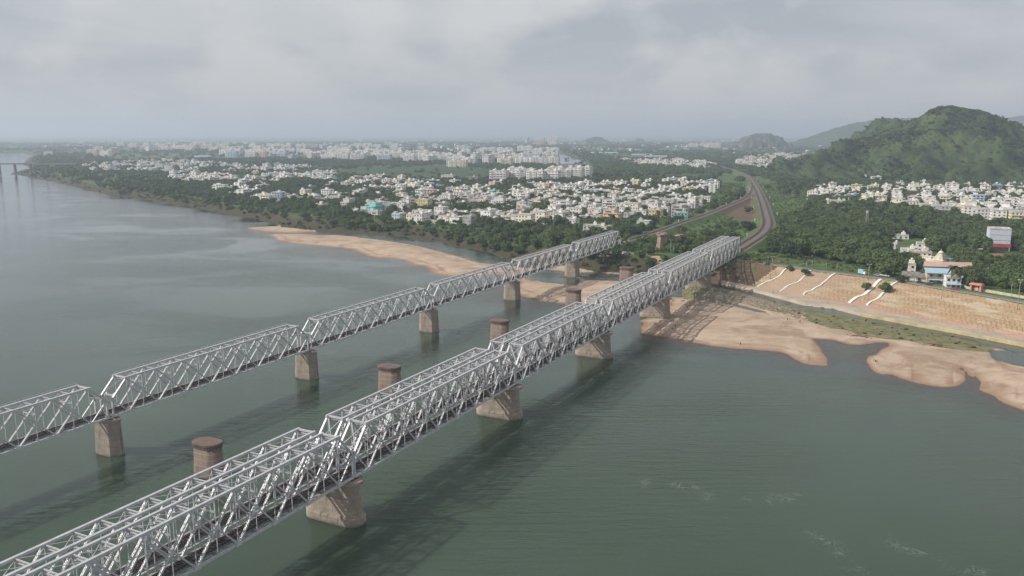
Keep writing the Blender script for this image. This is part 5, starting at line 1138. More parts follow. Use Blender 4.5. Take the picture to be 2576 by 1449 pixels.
# railings on the approach of the single bridge
for s, lb in ((1, 'grey approach railing at the single bridge end, nearer one'), (-1, 'grey approach railing at the single bridge end, farther one')):
    r = empty('approach_railing', (*(B_END + NR * s * 3.4), 13.3), TH); tag(r, lb, 'railing'); MB().box((9, 0, 1.1), (18, .1, .12)).box((9, 0, .6), (18, .08, .1)).build('rail', M['white'], r); pm = MB().box((0, 0, .3), (.2, .2, 2.0)).mesh('post', M['white'])
    for k in range(7): mobj('post', pm, r, (k * 3, 0, 0))
# small white boundary posts beside the tracks
k_ = 0
for path, off, sel, nm in ((railB, -6.5, range(6, 90, 9), 'single track'), (railA, 12.5, range(8, 90, 10), 'double track'), (railA, -12.5, range(10, 60, 12), 'inner side of the double track')):
    n0 = 0
    for i in sel:
        if i + 1 >= len(path): break
        d = path[i + 1] - path[i]; d = d / np.linalg.norm(d); q = path[i] + np.array([d[1], -d[0]]) * off; z = hgt(*q)
        o = MB().box((0, 0, 1.2), (.8, .5, 2.6)).box((0, 0, 2.6), (1.0, .7, .2)).build('marker_post', M['white'], None, (q[0], q[1], z)); tag(o, 'white marker post beside the %s, %s from the bridge' % (nm, ordw[n0]), 'post', 'white marker posts along the tracks'); n0 += 1
# debris slope of pale stones by the single bridge
b = MB()
for k in range(160):
    x, y = (rnd.uniform(950, 1300), rnd.uniform(520, 640)) if k < 110 else (rnd.uniform(1470, 1720), rnd.uniform(545, 610)); p = at(*z6(x, y), 6)
    for _ in range(3): p = at(*z6(x, y), hgt(p.x, p.y))
    rock(b, (p.x, p.y, p.z), .3 + .7 * rnd.random())
tag(b.build('rubbish_heap', simple('pale_rubbish', (.5, .45, .42), .9, .2, 0, .5, .4, (.3, .2, .18))), 'pale rubbish and stones tipped on the bank beside the single bridge', 'rubbish', kind='stuff')

# ------------------------------------------------------------------ town houses: nearest 300 one by one, the rest as one object
cand.sort(); good = []
for (d, x, y, a, place) in cand:
    if is_free(x, y, 5.5): good.append((d, x, y, a, place)); mark(x, y, 7)
hz_ = terrain([[g[1], g[2]] for g in good])
_h = dict(((round(g[1], 3), round(g[2], 3)), float(z)) for g, z in zip(good, hz_)); _hgt = hgt
def hgt(x, y):
    k = (round(x, 3), round(y, 3)); return _h[k] if k in _h else _hgt(x, y)
WT = {'quarter below the hill': (7, 18), 'quarter before the canal': (7, 18), 'right-hand town': (3, 18), 'upriver hamlet': (0, 14)}
def in_frame(x, y, z=9, m=0):
    q = scr((x, y, z)); return -m < q[0] < 2576 + m and q[1] < 1449 + m
n_i = 0; rest = []
for g in good:
    if in_frame(g[1], g[2], 12, 5) and n_i < 282:
        lo, hi = WT.get(g[4], (0, 17)); put_house(rnd.randrange(lo, hi), g[1], g[2], g[3], pick_col(rnd), g[4]); n_i += 1
    else: rest.append(g)
def far_houses():
    b = MB(); cols = []
    def fc(n_, c): cols.extend([c] * n_)
    for d, x, y, a, place in rest:
        z = hgt(x, y) - .3; c = COLS[pick_col(rnd)]; j = rnd.uniform(.88, 1.05); c = tuple(q * j for q in c); fl = rnd.choice((1, 2, 2, 2, 3, 3, 4)); w_, d_ = rnd.uniform(10, 18), rnd.uniform(9, 13); H_ = 3.2 * fl; ca, sa = math.cos(a), math.sin(a)
        L = lambda u, v: (x + u * ca - v * sa, y + u * sa + v * ca)
        b.box((x, y, z + H_ / 2), (w_, d_, H_), a); fc(6, c); b.box((x, y, z + H_ + .1), (w_ + .6, d_ + .6, .2), a); fc(6, (.55, .53, .5))
        q = L(w_ * rnd.uniform(-.25, .25), d_ * rnd.choice((-.25, .25))); b.box((*q, z + H_ + 1.3), (3, 3.2, 2.4), a); fc(6, c)
        q = L(w_ * rnd.uniform(-.4, .4), d_ * rnd.uniform(-.3, .3)); b.box((*q, z + H_ + .9), (1.4, 1.4, 1.5), a + .6); fc(6, rnd.choice(((.7, .7, .68), (.06, .06, .06))))
        for k in range(fl):
            for s in (-1, 1):
                q = L(0, s * (d_ / 2 + .5)); b.box((*q, z + (k + 1) * 3.1), (w_ * .9, 1.0, .18), a); fc(6, c)
                for i in range(3):
                    q = L((i - 1) * w_ * .3, s * (d_ / 2 + .03)); b.box((*q, z + k * 3.1 + 1.5), (w_ * .15, .12, 1.5), a); fc(6, (.06, .06, .065))
                q = L(s * (w_ / 2 + .03), 0); b.box((*q, z + k * 3.1 + 1.6), (.12, d_ * .3, 1.3), a); fc(6, (.07, .07, .07))
    # scattered houses of the far plain
    for k in range(800):
        x, y = rnd.uniform(0, 2576), rnd.triangular(344, 388, 354); p = at(x, y, 9)
        if inside(np.array([[p.x, p.y]]), land)[0] is np.False_ or (x < 130): continue
        c = COLS[pick_col(rnd)]; n_ = rnd.choice((1, 1, 2, 3)); 
        for i in range(n_):
            X_, Y_ = p.x + rnd.uniform(-60, 60), p.y + rnd.uniform(-60, 60); w_, d_, H_ = rnd.uniform(9, 24), rnd.uniform(9, 16), rnd.choice((4, 7, 7, 10, 14)); b.box((X_, Y_, 9 + H_ / 2), (w_, d_, H_), rnd.random()); fc(6, c)
    me = b.mesh('distant_houses', M['farwall']); a_ = me.attributes.new('tint', 'FLOAT_COLOR', 'FACE'); a_.data.foreach_set('color', np.array([(*c, 1) for c in cols], np.float32).ravel())
    tag(mobj('distant_houses', me), 'mass of small flat roofed houses farther back in the town', 'houses', kind='stuff')
t_ = NT('far_painted_wall', .9, .2); t_.col(t_.mix(t_.attr('tint').outputs['Color'], (.2, .19, .17), t_.m('MULTIPLY', t_.rng(t_.noise(t_.pos(), .3, 4), .5, .8), .4))); M['farwall'] = t_.mat
far_houses()

# ------------------------------------------------------------------ apartment blocks
def apart_proto(seed):
    r = random.Random(seed); L = r.uniform(24, 42); D = r.uniform(13, 18); fl = r.choice((5, 5, 6, 6, 7)); fh = 3.1; H_ = fl * fh; w_ = MB().box((0, 0, H_ / 2), (L, D, H_))
    nb = int(L / 6.5); bw = L / nb
    for s in (-1, 1):
        for i in range(nb):
            x = -L / 2 + (i + .5) * bw
            if i % 2 == r.choice((0, 0, 1)): w_.box((x, s * (D / 2 + .9), H_ / 2), (bw * .62, 1.8, H_), m=0); y = s * (D / 2 + 1.83)
            else: 
                y = s * (D / 2 + .03)
                for k in range(1, fl): w_.box((x, s * (D / 2 + .7), k * fh + .3), (bw * .8, 1.4, .9), m=0)
            for k in range(fl):
                for q in (-.2, .2): w_.box((x + q * bw * .75, y, k * fh + 1.7), (bw * .17, .12, 1.5), m=1)
    for s in (-1, 1):
        for i in range(3):
            for k in range(fl): w_.box((s * (L / 2 + .03), (i - 1) * D * .3, k * fh + 1.7), (.12, 1.5, 1.4), m=1)
    rf = MB().box((0, 0, H_ + .1), (L + .6, D + .6, .2))
    for s in (-1, 1): rf.box((0, s * (D / 2 - .1), H_ + .65), (L, .2, .9)); rf.box((s * (L / 2 - .1), 0, H_ + .65), (.2, D - .4, .9))
    st = MB()
    st.box((0, 0, H_ + 1.4), (5.5, 5.5, 2.4))
    tk = MB()
    for x in (0,): tk.lathe((x + 1.2, 1.0, H_ + 2.58), ((.95, 0), (1.0, 1.1), (.95, 1.3), (.7, 1.38)), 10)
    return dict(L=L, D=D, h=H_, fl=fl, wall=w_.mesh('apartment_wall', [M['wall'], M['win']]), roof=rf.mesh('apartment_roof', M['roof']), stair=st.mesh('stair_tower', M['wall']), tank=tk.mesh('roof_tank', M['white']))
APS = [apart_proto(300 + i) for i in range(8)]
def put_apart(i, x, y, rz, c, place, group, z=9.0, label=None, s=(1, 1, 1), noun='apartment block'):
    q = APS[i]; r = empty('apartment_block', (x, y, z - .3), rz); r.scale = s; tag(r, label, 'apartment block', group); jj = rnd.uniform(.9, 1.06); cc = (*[v * jj * rnd.uniform(.99, 1.01) for v in COLS[c]], 1)
    for nm, k, xo in (('wall', 'wall', 0), ('flat_roof', 'roof', 0), ('stair_tower', 'stair', -.28), ('stair_tower', 'stair', .25), ('roof_tank', 'tank', -.28), ('roof_tank', 'tank', .25)):
        o = mobj(nm, q[k], r, (xo * q['L'], 0, 0))
        if k in ('wall', 'stair'): o.color = cc
    mark(x, y, 16)
    if not label: queue(r, '%s %s' % (c, noun), place, (x, y, z))
for k, (x, y, a, i) in enumerate([(1256, 459, .25, 0), (1292, 458, .2, 1), (1326, 452, .25, 2), (1350, 460, .15, 3), (1386, 460, .2, 0), (1418, 456, .3, 2), (1446, 449, .25, 1), (1468, 447, .2, 3), (1300, 449, .25, 4), (1400, 447, .25, 4)]):
    p = at(x, y, 9); sc_ = 34 / APS[i]['L']; put_apart(i, p.x, p.y, a - .62, 'white', 'white complex', 'blocks of the white apartment complex', s=(sc_, 1.15, 22 / APS[i]['h']))
n_a = 0; tries = 0
AZ = [([(300, 368), (560, 363), (720, 366), (1000, 366), (1120, 368), (1000, 380), (700, 382), (540, 384), (310, 382)], 90, 'cream', 'far cream belt'), ([(540, 386), (800, 384), (1100, 376), (1390, 384), (1385, 416), (1300, 420), (1100, 420), (1000, 412), (880, 405), (700, 404), (560, 398)], 118, 'white', 'middle apartment belt'), ([(1326, 356), (1392, 356), (1392, 366), (1326, 366)], 8, 'cream', 'tall slab group on the horizon'), ([(200, 388), (290, 380), (300, 392), (220, 398)], 5, 'pale pink', 'group beside the far river bend'), ([(405, 366), (450, 366), (450, 371), (405, 371)], 2, 'white', 'lone pair on the horizon'), ([(870, 352), (960, 351), (960, 356), (870, 356)], 4, 'white', 'horizon left of centre'), ([(1700, 366), (1800, 362), (1800, 372), (1700, 372)], 5, 'cream', 'plain before the rocky hill')]
for poly, n_, cmain, place in AZ:
    W_ = P2(poly, 9); k = 0; t2 = 0; lo, hi = W_.min(0), W_.max(0)
    xs = [q[0] for q in poly]; ys = [q[1] for q in poly]
    while k < n_ and t2 < 4000:
        t2 += 1; x, y = rnd.uniform(min(xs), max(xs)), rnd.uniform(min(ys), max(ys)); p = at(x, y, 9)
        if not inside(np.array([[p.x, p.y]]), W_)[0] or not is_free(p.x, p.y, 17): continue
        tall = 'tall' in place
        put_apart(rnd.randrange(8), p.x, p.y, -.35 + rnd.choice((0, 0, 0, PI / 2)) + rnd.uniform(-.08, .08), cmain if rnd.random() < .72 else rnd.choice(('white', 'cream', 'pale pink', 'pale blue')), place, 'apartment blocks beyond the town', s=(rnd.uniform(1.2, 2.1) * (1.3 if tall else 1), 1.15, rnd.uniform(1.1, 1.5) * (2.3 if tall else 1))); k += 1
p = at(765, 381, 9)
named = [((728, 376), 'unfinished reddish brown concrete block range in the far apartment belt', (.33, .24, .22), (70, 18, 26)), ((790, 389), 'dark red and grey apartment block below the brown range', (.45, .16, .16), (46, 16, 20))]
for (x, y), lb, c, (l_, d_, h_) in named:
    p = at(x, y, 9); r = empty('apartment_block', p, .1); tag(r, lb, 'apartment block'); o = MB().box((0, 0, h_ / 2), (l_, d_, h_)).build('wall', M['wall'], r); o.color = (*c, 1)
    wm = MB()
    for k in range(int(h_ / 3.2)): MB().box((0, -d_ / 2 - .05, k * 3.2 + 1.8), (l_ * .94, .12, 1.4)).build('window_strip', M['win'], r)
    MB().box((0, 0, h_ + .6), (l_ * .3, d_ * .6, 1.2)).build('roof_house', M['wall'], r)
# white water tower in the town
p = atg(1461, 487); r = empty('water_tower', p); tag(r, 'white round water tower above the trees by the white complex', 'water tower'); MB().tube((0, 0, 0), (0, 0, 12), 2.2, 2.0, 10).build('shaft', M['white'], r); MB().lathe((0, 0, 11.5), ((2.5, 0), (5.2, 1.2), (5.2, 6.5), (4.6, 7.2), (.4, 7.8)), 16).build('tank', M['white'], r); mark(p.x, p.y, 6)

# ------------------------------------------------------------------ far road bridge at left, canal and its bridge
r = empty('road_bridge', (-1320, 2060, 3)); tag(r, 'long grey road bridge on tall piers at the left edge', 'bridge')
MB().box((0, 0, 25.2), (520, 11, 2.4)).build('deck', M['conc_a'], r); pm = MB().box((0, 0, 11), (3.2, 7, 26)).mesh('pier', M['conc_a']); pr = MB().box((0, 0, 26.9), (520, .3, 1.0)).mesh('parapet', M['conc_a'])
for k in range(12): mobj('pier', pm, r, (-230 + k * 38, 0, 0))
for s in (-1, 1): mobj('parapet', pr, r, (0, s * 5.3, 0))
pts = [at(*q, 9.6) for q in ((1394, 383), (1412, 387), (1440, 397), (1472, 408), (1482, 420), (1432, 421), (1410, 411), (1400, 398), (1390, 388))]
b = MB(); b.add(pts, (tuple(range(len(pts)))[::-1],)); 
if False: pass
cw = NT('still_canal_water', .06, .5); cw.col((.05, .06, .055)); M['still'] = cw.mat
o = b.build('canal_water', M['still']); tag(o, 'bright canal water beyond the white apartment complex', 'canal', kind='structure')
a, c = at(1418, 414, 12), at(1500, 414, 12); d = c - a; r = empty('canal_bridge', a); tag(r, 'flat grey bridge across the canal', 'bridge'); MB().beam((0, 0, 1), d + Vector((0, 0, 1)), 9, 2.2).build('deck', M['conc_b'], r); pm = MB().box((0, 0, -2), (2.4, 6, 6)).mesh('pier', M['conc_b'])
for k in range(5): mobj('pier', pm, r, d * ((k + .5) / 5), math.atan2(d.y, d.x))
for x, y, l_ in ((1520, 388, 120), (1612, 393, 90), (1650, 398, 80), (1440, 362, 60), (510, 398, 60)):
    p = at(x, y, 9); o = gable('long_shed', 'long pale blue sheet shed on the far plain, %s' % {1520: 'beyond the canal', 1612: 'left of the railway line', 1650: 'nearest the railway line', 1440: 'near the horizon slabs', 510: 'upriver'}[x], 'shed', x, y, l_, 30, 7, 3, M['white'], M['bluep'], 0.05)
r = at(122, 397, 9); bb = empty('billboard', r, .1); tag(bb, 'blank white billboard near the far river bend', 'billboard'); MB().box((0, 0, 16), (34, .6, 18)).build('panel', M['white'], bb)
for s in (-1, 1): MB().box((s * 12, .6, 4), (.9, .9, 8)).build('post', M['pole'], bb)

# ------------------------------------------------------------------ plants
def crown(seed, rx, rz, nl, nleaf, leaf, mats, base=.35, tri=True, dome=.9):
    r = random.Random(seed); b = MB(); lumps = []
    for k in range(nl):
        a, q = r.random() * 2 * PI, math.sqrt(r.random()) * .72; z = base * rz + (r.random() ** .8) * rz * (1 - base) * (1 - .55 * q); lumps.append((rx * q * math.cos(a), rx * q * math.sin(a), z, rx * r.uniform(.3, .5)))
    for (x, y, z, s) in lumps:
        n_ = 7; rings = []
        for ph in (-.9, -.35, .25, .75, 1.25): rings.append([(x + s * .76 * math.cos(ph) * r.uniform(.8, 1.1) * math.cos(2 * PI * k / n_ + ph), y + s * .76 * math.cos(ph) * r.uniform(.8, 1.1) * math.sin(2 * PI * k / n_ + ph), z + s * dome * .8 * math.sin(ph)) for k in range(n_)])
        b.loft(rings, 0, True)
    for k in range(nleaf):
        x, y, z, s = lumps[r.randrange(nl)]; u = r.uniform(-.45, 1); a = r.random() * 2 * PI; q = math.sqrt(max(0, 1 - u * u)); n_ = Vector((q * math.cos(a), q * math.sin(a), u * dome)); p = Vector((x, y, z)) + n_ * s * r.uniform(.82, 1.22)
        nn = (n_ + Vector((r.uniform(-1, 1), r.uniform(-1, 1), r.uniform(-.3, 1))) * .7).normalized(); t = nn.orthogonal().normalized(); w_ = nn.cross(t); c, s2 = math.cos(a * 3), math.sin(a * 3); t, w_ = t * c + w_ * s2, w_ * c - t * s2; l_ = leaf * r.uniform(.6, 1.3)
        b.add([p - t * l_, p - w_ * l_ * .6 + nn * l_ * .15, p + t * l_, p + w_ * l_ * .6 + nn * l_ * .15], ((0, 1, 2, 3),))
    return b.mesh('crown', mats), lumps
def trunk_mesh(lumps, h0, seed, rad=.28):
    b = MB(); r = random.Random(seed); b.tube((0, 0, -.5), (0, 0, h0), rad, rad * .7, 7)
    for (x, y, z, s) in lumps[:6]: b.tube((0, 0, h0 * .85), (x * .8, y * .8, z), rad * .5, rad * .15, 5)
    return b.mesh('trunk', M['trunk'])
TREES = []                                             # kind word, crown mesh, trunk mesh, height, radius
for i, (kind, rx, rz, nl, nf, lf, mt) in enumerate((('broad dark tree', 6.0, 8.5, 13, 1700, .66, 'leaf'), ('round dark tree', 4.6, 8.0, 10, 1300, .6, 'leaf'), ('tall dark tree', 4.2, 11.0, 12, 1400, .62, 'leaf'), ('wide umbrella tree', 7.0, 7.6, 16, 1900, .68, 'leaf'), ('bright green tree', 5.0, 7.5, 11, 1400, .62, 'leaf2'), ('small bushy tree', 3.3, 5.2, 8, 900, .5, 'leaf'), ('bright bushy tree', 3.4, 4.8, 8, 900, .5, 'leaf2'))):
    cm, lp = crown(50 + i, rx, rz, nl, nf, lf, M[mt]); TREES.append(dict(kind=kind, crown=cm, trunk=trunk_mesh(lp, rz * .5, i), h=rz + 1, r=rx))
def palm_meshes():
    b = MB(); r = random.Random(3)
    for k in range(20):
        a = k * 2.4; up = r.uniform(-.3, .9); L = 3.6; pts = [(L * t * math.cos(a), L * t * math.sin(a), L * (up * t - 1.1 * t * t * (.6 + .4 * (1 - up)))) for t in (0, .25, .5, .75, 1)]
        for i in range(4):
            p, q = Vector(pts[i]), Vector(pts[i + 1]); s = Vector((-math.sin(a), math.cos(a), 0)); w0, w1 = (.35, .75, .85, .6, .1)[i:i + 2]
            b.add([p + s * w0 - Vector((0, 0, .25 * w0)), p, q, q + s * w1 - Vector((0, 0, .25 * w1))], ((0, 1, 2, 3),)); b.add([p, p - s * w0 - Vector((0, 0, .25 * w0)), q - s * w1 - Vector((0, 0, .25 * w1)), q], ((0, 1, 2, 3),))
    c = b.mesh('crown', M['palm']); t = MB(); pts = [(0, 0, -.5), (.15, .1, 3), (.1, .3, 6), (-.1, .3, 9)]
    for i in range(3): t.tube(pts[i], pts[i + 1], .24 - .03 * i, .21 - .03 * i, 7)
    return c, t.mesh('trunk', M['trunk'])
pc_, pt_ = palm_meshes()
def put_tree(i, x, y, s, label=None, place=None, group='trees', z=None):
    q = TREES[i]; z = hgt(x, y) if z is None else z; r = empty('tree', (x, y, z - .1), rnd.random() * 6.3); r.scale = (s * rnd.uniform(.9, 1.1), s * rnd.uniform(.9, 1.1), s * rnd.uniform(.88, 1.12)); tag(r, label, 'tree', group)
    mobj('crown', q['crown'], r); mobj('trunk', q['trunk'], r)
    if not label: queue(r, q['kind'], place, (x, y, z))
    return r
def put_palm(x, y, s, label=None, place=None, z=None):
    z = hgt(x, y) if z is None else z; r = empty('palm_tree', (x, y, z), rnd.random() * 6.3); r.scale = (s, s, s); tag(r, label, 'palm tree', 'palm trees'); mobj('crown', pc_, r, (-.1, .3, 9)); mobj('trunk', pt_, r)
    if not label: queue(r, 'feathery palm', place, (x, y, z))
# single trees one can point to
for f, x, y, i, s, lb in ((z5, 592, 305, 6, .75, 'tiny sparse tree at the top of the leftmost stair wall'), (z5, 722, 350, 5, .95, 'small bush tree beside the second stair wall'), (z5, 1240, 465, 5, .85, 'dark bush on the slope left of the broad stair wall'), (z5, 1398, 490, 6, 1.1, 'large green bush growing over the rightmost stair wall'), (z5, 1388, 350, 4, 1.25, 'bright yellow green tree at the road above the broad stair wall'), (zt, 1020, 860, 5, .8, 'small tree before the blue roofed house'), (zt, 640, 680, 1, 1.1, 'round dark tree between the cream house and the pink hall'), (zt, 600, 440, 5, 1.0, 'dark tree left of the temple tower behind the hall'), (zt, 480, 480, 1, .8, 'round tree at the lower edge of the clearing houses'), (zt, 380, 850, 6, .9, 'low tree beside the road at the rightmost stair wall top'), (zt, 1560, 930, 4, 1.0, 'bright round tree left of the red gate booth')):
    p = atg(*f(x, y)); put_tree(i, p.x, p.y, s, lb, group='single trees'); mark(p.x, p.y, 4)
p = atg(*zt(1312, 945)); put_palm(p.x, p.y, 1.35, 'tall coconut palm beside the white house with blue awning'); mark(p.x, p.y, 3)
p = atg(*zt(1650, 860)); put_palm(p.x, p.y, 1.0, 'short palm among dark trees behind the red gate booth')
# zones of the scatter
ZW = [P2(p, 10) for p in ([(1885, 610), (1940, 575), (1965, 560), (2040, 545), (2075, 520), (2200, 528), (2300, 552), (2450, 566), (2576, 575), (2720, 585), (2720, 790), (2560, 745), (2400, 715), (2260, 698), (2100, 676), (1980, 660), (1905, 645)],)]
ZL = [P2([(230, 453), (330, 462), (450, 478), (560, 493), (680, 514), (780, 530), (870, 545), (980, 558), (1110, 576), (1200, 588), (1300, 598), (1370, 606), (1400, 618), (1350, 632), (1250, 622), (1100, 602), (960, 584), (860, 569), (760, 553), (680, 536), (560, 508), (450, 489), (330, 472), (200, 452)], 5)]
ZM = [P2([(1540, 622), (1620, 600), (1690, 592), (1760, 588), (1860, 596), (1880, 618), (1840, 640), (1720, 640), (1640, 628)], 10)]
CLEAR = [P2(p, 10, zt) for p in ([(130, 30), (480, 10), (900, 90), (1000, 280), (1280, 330), (1300, 560), (900, 640), (560, 560), (300, 560), (160, 440), (130, 200)], [(1640, 130), (2200, 250), (2576, 320), (2900, 420), (2900, 560), (2400, 600), (2050, 590), (1880, 520), (1740, 420), (1660, 260)], [(300, 560), (640, 600), (760, 500), (1540, 540), (1560, 980), (320, 880)])]
CANAL = P2([(1378, 378), (1412, 382), (1450, 395), (1486, 407), (1496, 430), (1440, 440), (1400, 432), (1385, 406), (1370, 388)], 9)
SCR = [P2([(1600, 612), (1680, 572), (1800, 536), (1870, 560), (1905, 556), (1910, 580), (1880, 606), (1760, 600), (1690, 600)], 9), P2([(1535, 614), (1680, 560), (1800, 523), (1880, 486), (1872, 440), (1815, 436), (1790, 470), (1755, 508), (1690, 546), (1570, 588)], 9), P2([(1895, 450), (1920, 480), (1945, 555), (1990, 560), (2020, 520), (1990, 480), (1930, 450)], 9), P2([(1890, 657), (1915, 638), (2010, 640), (2130, 660), (2240, 684), (2240, 699), (2100, 683), (1980, 669)], 11), P2([(1885, 450), (1905, 440), (1960, 470), (2030, 470), (2040, 515), (2000, 560), (1960, 580), (1945, 555), (1915, 480)], 9)]
cell = []
for (r0, r1, st_) in ((480, 1650, 8.2), (1650, 3200, 14), (3200, 9000, 34)):
    n_ = int(r1 * 1.3 / st_)
    gx, gy = np.meshgrid(np.arange(-n_, n_) * st_, np.arange(0, int(r1 / st_) + 1) * st_); P = np.stack([gx.ravel(), gy.ravel()], 1) + rng.uniform(-.48, .48, (gx.size, 2)) * st_
    d = np.hypot(P[:, 0], P[:, 1]); P = P[(d > r0) & (d < r1) & (np.abs(P[:, 0]) < P[:, 1] * .66 + 40)]; cell.append((P, st_))
trees = []; bush = []
for P, st_ in cell:
    T = terrain(P, True); ok = T['inl'] & (T['ins'] > 5) & (T['dA'] > 14) & (T['dB'] > 9) & (T['h'] > 1.2)
    n90 = vnoise(P[:, 0], P[:, 1], 90) + .5 * vnoise(P[:, 0], P[:, 1], 37); n300 = vnoise(P[:, 0], P[:, 1], 260) + .6 * vnoise(P[:, 0], P[:, 1], 700)
    wood = np.zeros(len(P), bool); [wood.__ior__(inside(P, q)) for q in ZW]; thick = np.zeros(len(P), bool); [thick.__ior__(inside(P, q)) for q in ZL + ZM]
    clear = np.zeros(len(P), bool); [clear.__ior__(inside(P, q)) for q in CLEAR]; scr_ = np.zeros(len(P), bool); [scr_.__ior__(inside(P, q)) for q in SCR]
    fld = np.zeros(len(P), bool); [fld.__ior__(inside(P, q)) for q in FIELDS + [TRI, REDF]]
    town = np.zeros(len(P), bool); [town.__ior__(inside(P, P2(q[0], 10))) for q in TOWNS[:6]]
    pr = np.where(wood, .80, np.where(thick, .8, np.where(town, .62 + .3 * (n90 > .12), .42 + .5 * (n300 > 0))))
    belt = (~T['inu']) & (T['east'] < .5); pr = np.where(belt & ~thick, np.where(T['t'] > .55, .6, np.where(T['t'] > .35, .18, .02)), pr)
    cn = inside(P, CANAL)
    if st_ > 30: pr = .12 + .6 * (n300 > .05)
    elif st_ > 10: pr = np.where(town, pr, .35 + .6 * (n300 > -.05))
    pr = np.where(clear, .008, pr); pr = np.where(scr_, .03, pr); pr = np.where(fld | cn, .015, pr); pr = np.where((T['east'] > .5) & (~T['inu']), 0, pr); pr = np.where((T['east'] > .5) & T['inu'] & (T['dt'] < 14), 0, pr); pr = np.where((T['east'] > .3) & T['inu'] & (T['dt'] < 34) & (P[:, 1] < 520), .10, pr)
    pick = ok & (rng.rand(len(P)) < pr)
    for i in np.nonzero(pick)[0]:
        x, y = P[i]
        if st_ < 30 and not is_free(x, y, 2.2 if st_ < 10 else 3.5): continue
        pl = 'wood right of the tracks' if wood[i] else 'river bank thicket' if thick[i] or belt[i] else 'riverside town' if town[i] and T['h'][i] < 99 else 'open land'
        trees.append((math.hypot(x, y), x, y, float(T['h'][i]), pl, st_))
    bp = ok & scr_ & (rng.rand(len(P)) < .95) if st_ < 10 else np.zeros(len(P), bool)
    for i in np.nonzero(bp)[0]:
        for _ in range(1 if rnd.random() < .7 else 2): bush.append((P[i][0] + rnd.uniform(-5, 5), P[i][1] + rnd.uniform(-5, 5), float(T['h'][i]), 0))
    bp = T['inl'] & (T['ins'] > 3) & belt & (T['h'] > .6) & (rng.rand(len(P)) < np.where(T['t'] > .3, .75, .3)) & (n90 > -.25) & (st_ < 20)
    for i in np.nonzero(bp)[0]: bush.append((P[i][0], P[i][1], float(T['h'][i]), 1 if T['t'][i] < .6 else 0))
# bushes on the rubble slope between the double bridge and the stone slope, and by the single bridge end
for k in range(330):
    q = rnd.random()
    x, y = z5(rnd.uniform(-120, 420), rnd.uniform(235, 420)) if q < .6 else z6(rnd.uniform(800, 1800), rnd.uniform(480, 740)) if q < .85 else z6(rnd.uniform(-700, 200), rnd.uniform(250, 700))
    p = at(x, y, 6)
    for _ in range(4): p = at(x, y, hgt(p.x, p.y))
    z = hgt(p.x, p.y); u = (p.x - 160) * .555 - (p.y - 540) * .832
    if z > 2.2 and not (q < .6 and u > -6 and z < 11.6): bush.append((p.x, p.y, z, 3 if rnd.random() < .5 else 0))
# low growth on the grass strip
for k in range(420):
    x, y = z5(rnd.uniform(300, 2300), rnd.uniform(480, 1000)); p = at(x, y, 1)
    if sd(np.array([[p.x, p.y]]), GRASS[0])[0] > 1 and rnd.random() < .6: bush.append((p.x, p.y, max(.2, hgt(p.x, p.y)), 2))
_q = np.array([[t_q[1], t_q[2]] for t_q in trees]); print('THICK', inside(_q, ZL[0]).sum(), len(trees), [round(float(v), 2) for v in terrain([at(x_, y_, 5)[:2] for x_, y_ in ((1050, 585), (1050, 595), (1150, 595), (1150, 610))])])
trees.sort(); n_t = 0; stuff_near = []; stuff_far = []
PLT = {'wood right of the tracks': (0, 0, 1, 2, 3, 3, 0, 4), 'river bank thicket': (5, 6, 1, 0, 5, 6), 'riverside town': (1, 0, 5, 4, 1, 2, 3), 'open land': (0, 1, 3, 5, 2)}
for (d, x, y, z, pl, st_) in trees:
    i = rnd.choice(PLT[pl]); nq = float(vnoise(np.array([x + 500]), np.array([y]), 70)[0]); i = (4 if rnd.random() < .5 else 6) if nq > .2 and rnd.random() < .7 else i; s = rnd.uniform(.8, 1.25) * (1 + .75 * float(vnoise(np.array([x]), np.array([y]), 48)[0])) * (1.06 if 'wood' in pl else 1.0) * (.95 if pl == 'riverside town' else .85 if pl == 'river bank thicket' else 1.0)
    if in_frame(x, y, z + 4, 4) and n_t < 292:
        n_t += 1; put_tree(i, x, y, s, None, {'open land': 'open land by the tracks', 'riverside town': 'riverside town gardens'}.get(pl, pl), 'trees beyond the river', z)
    elif st_ < 10: stuff_near.append((x, y, z, s, i))
    else: stuff_far.append((x, y, z, s * (1.0 if st_ < 20 else 1.45), i))
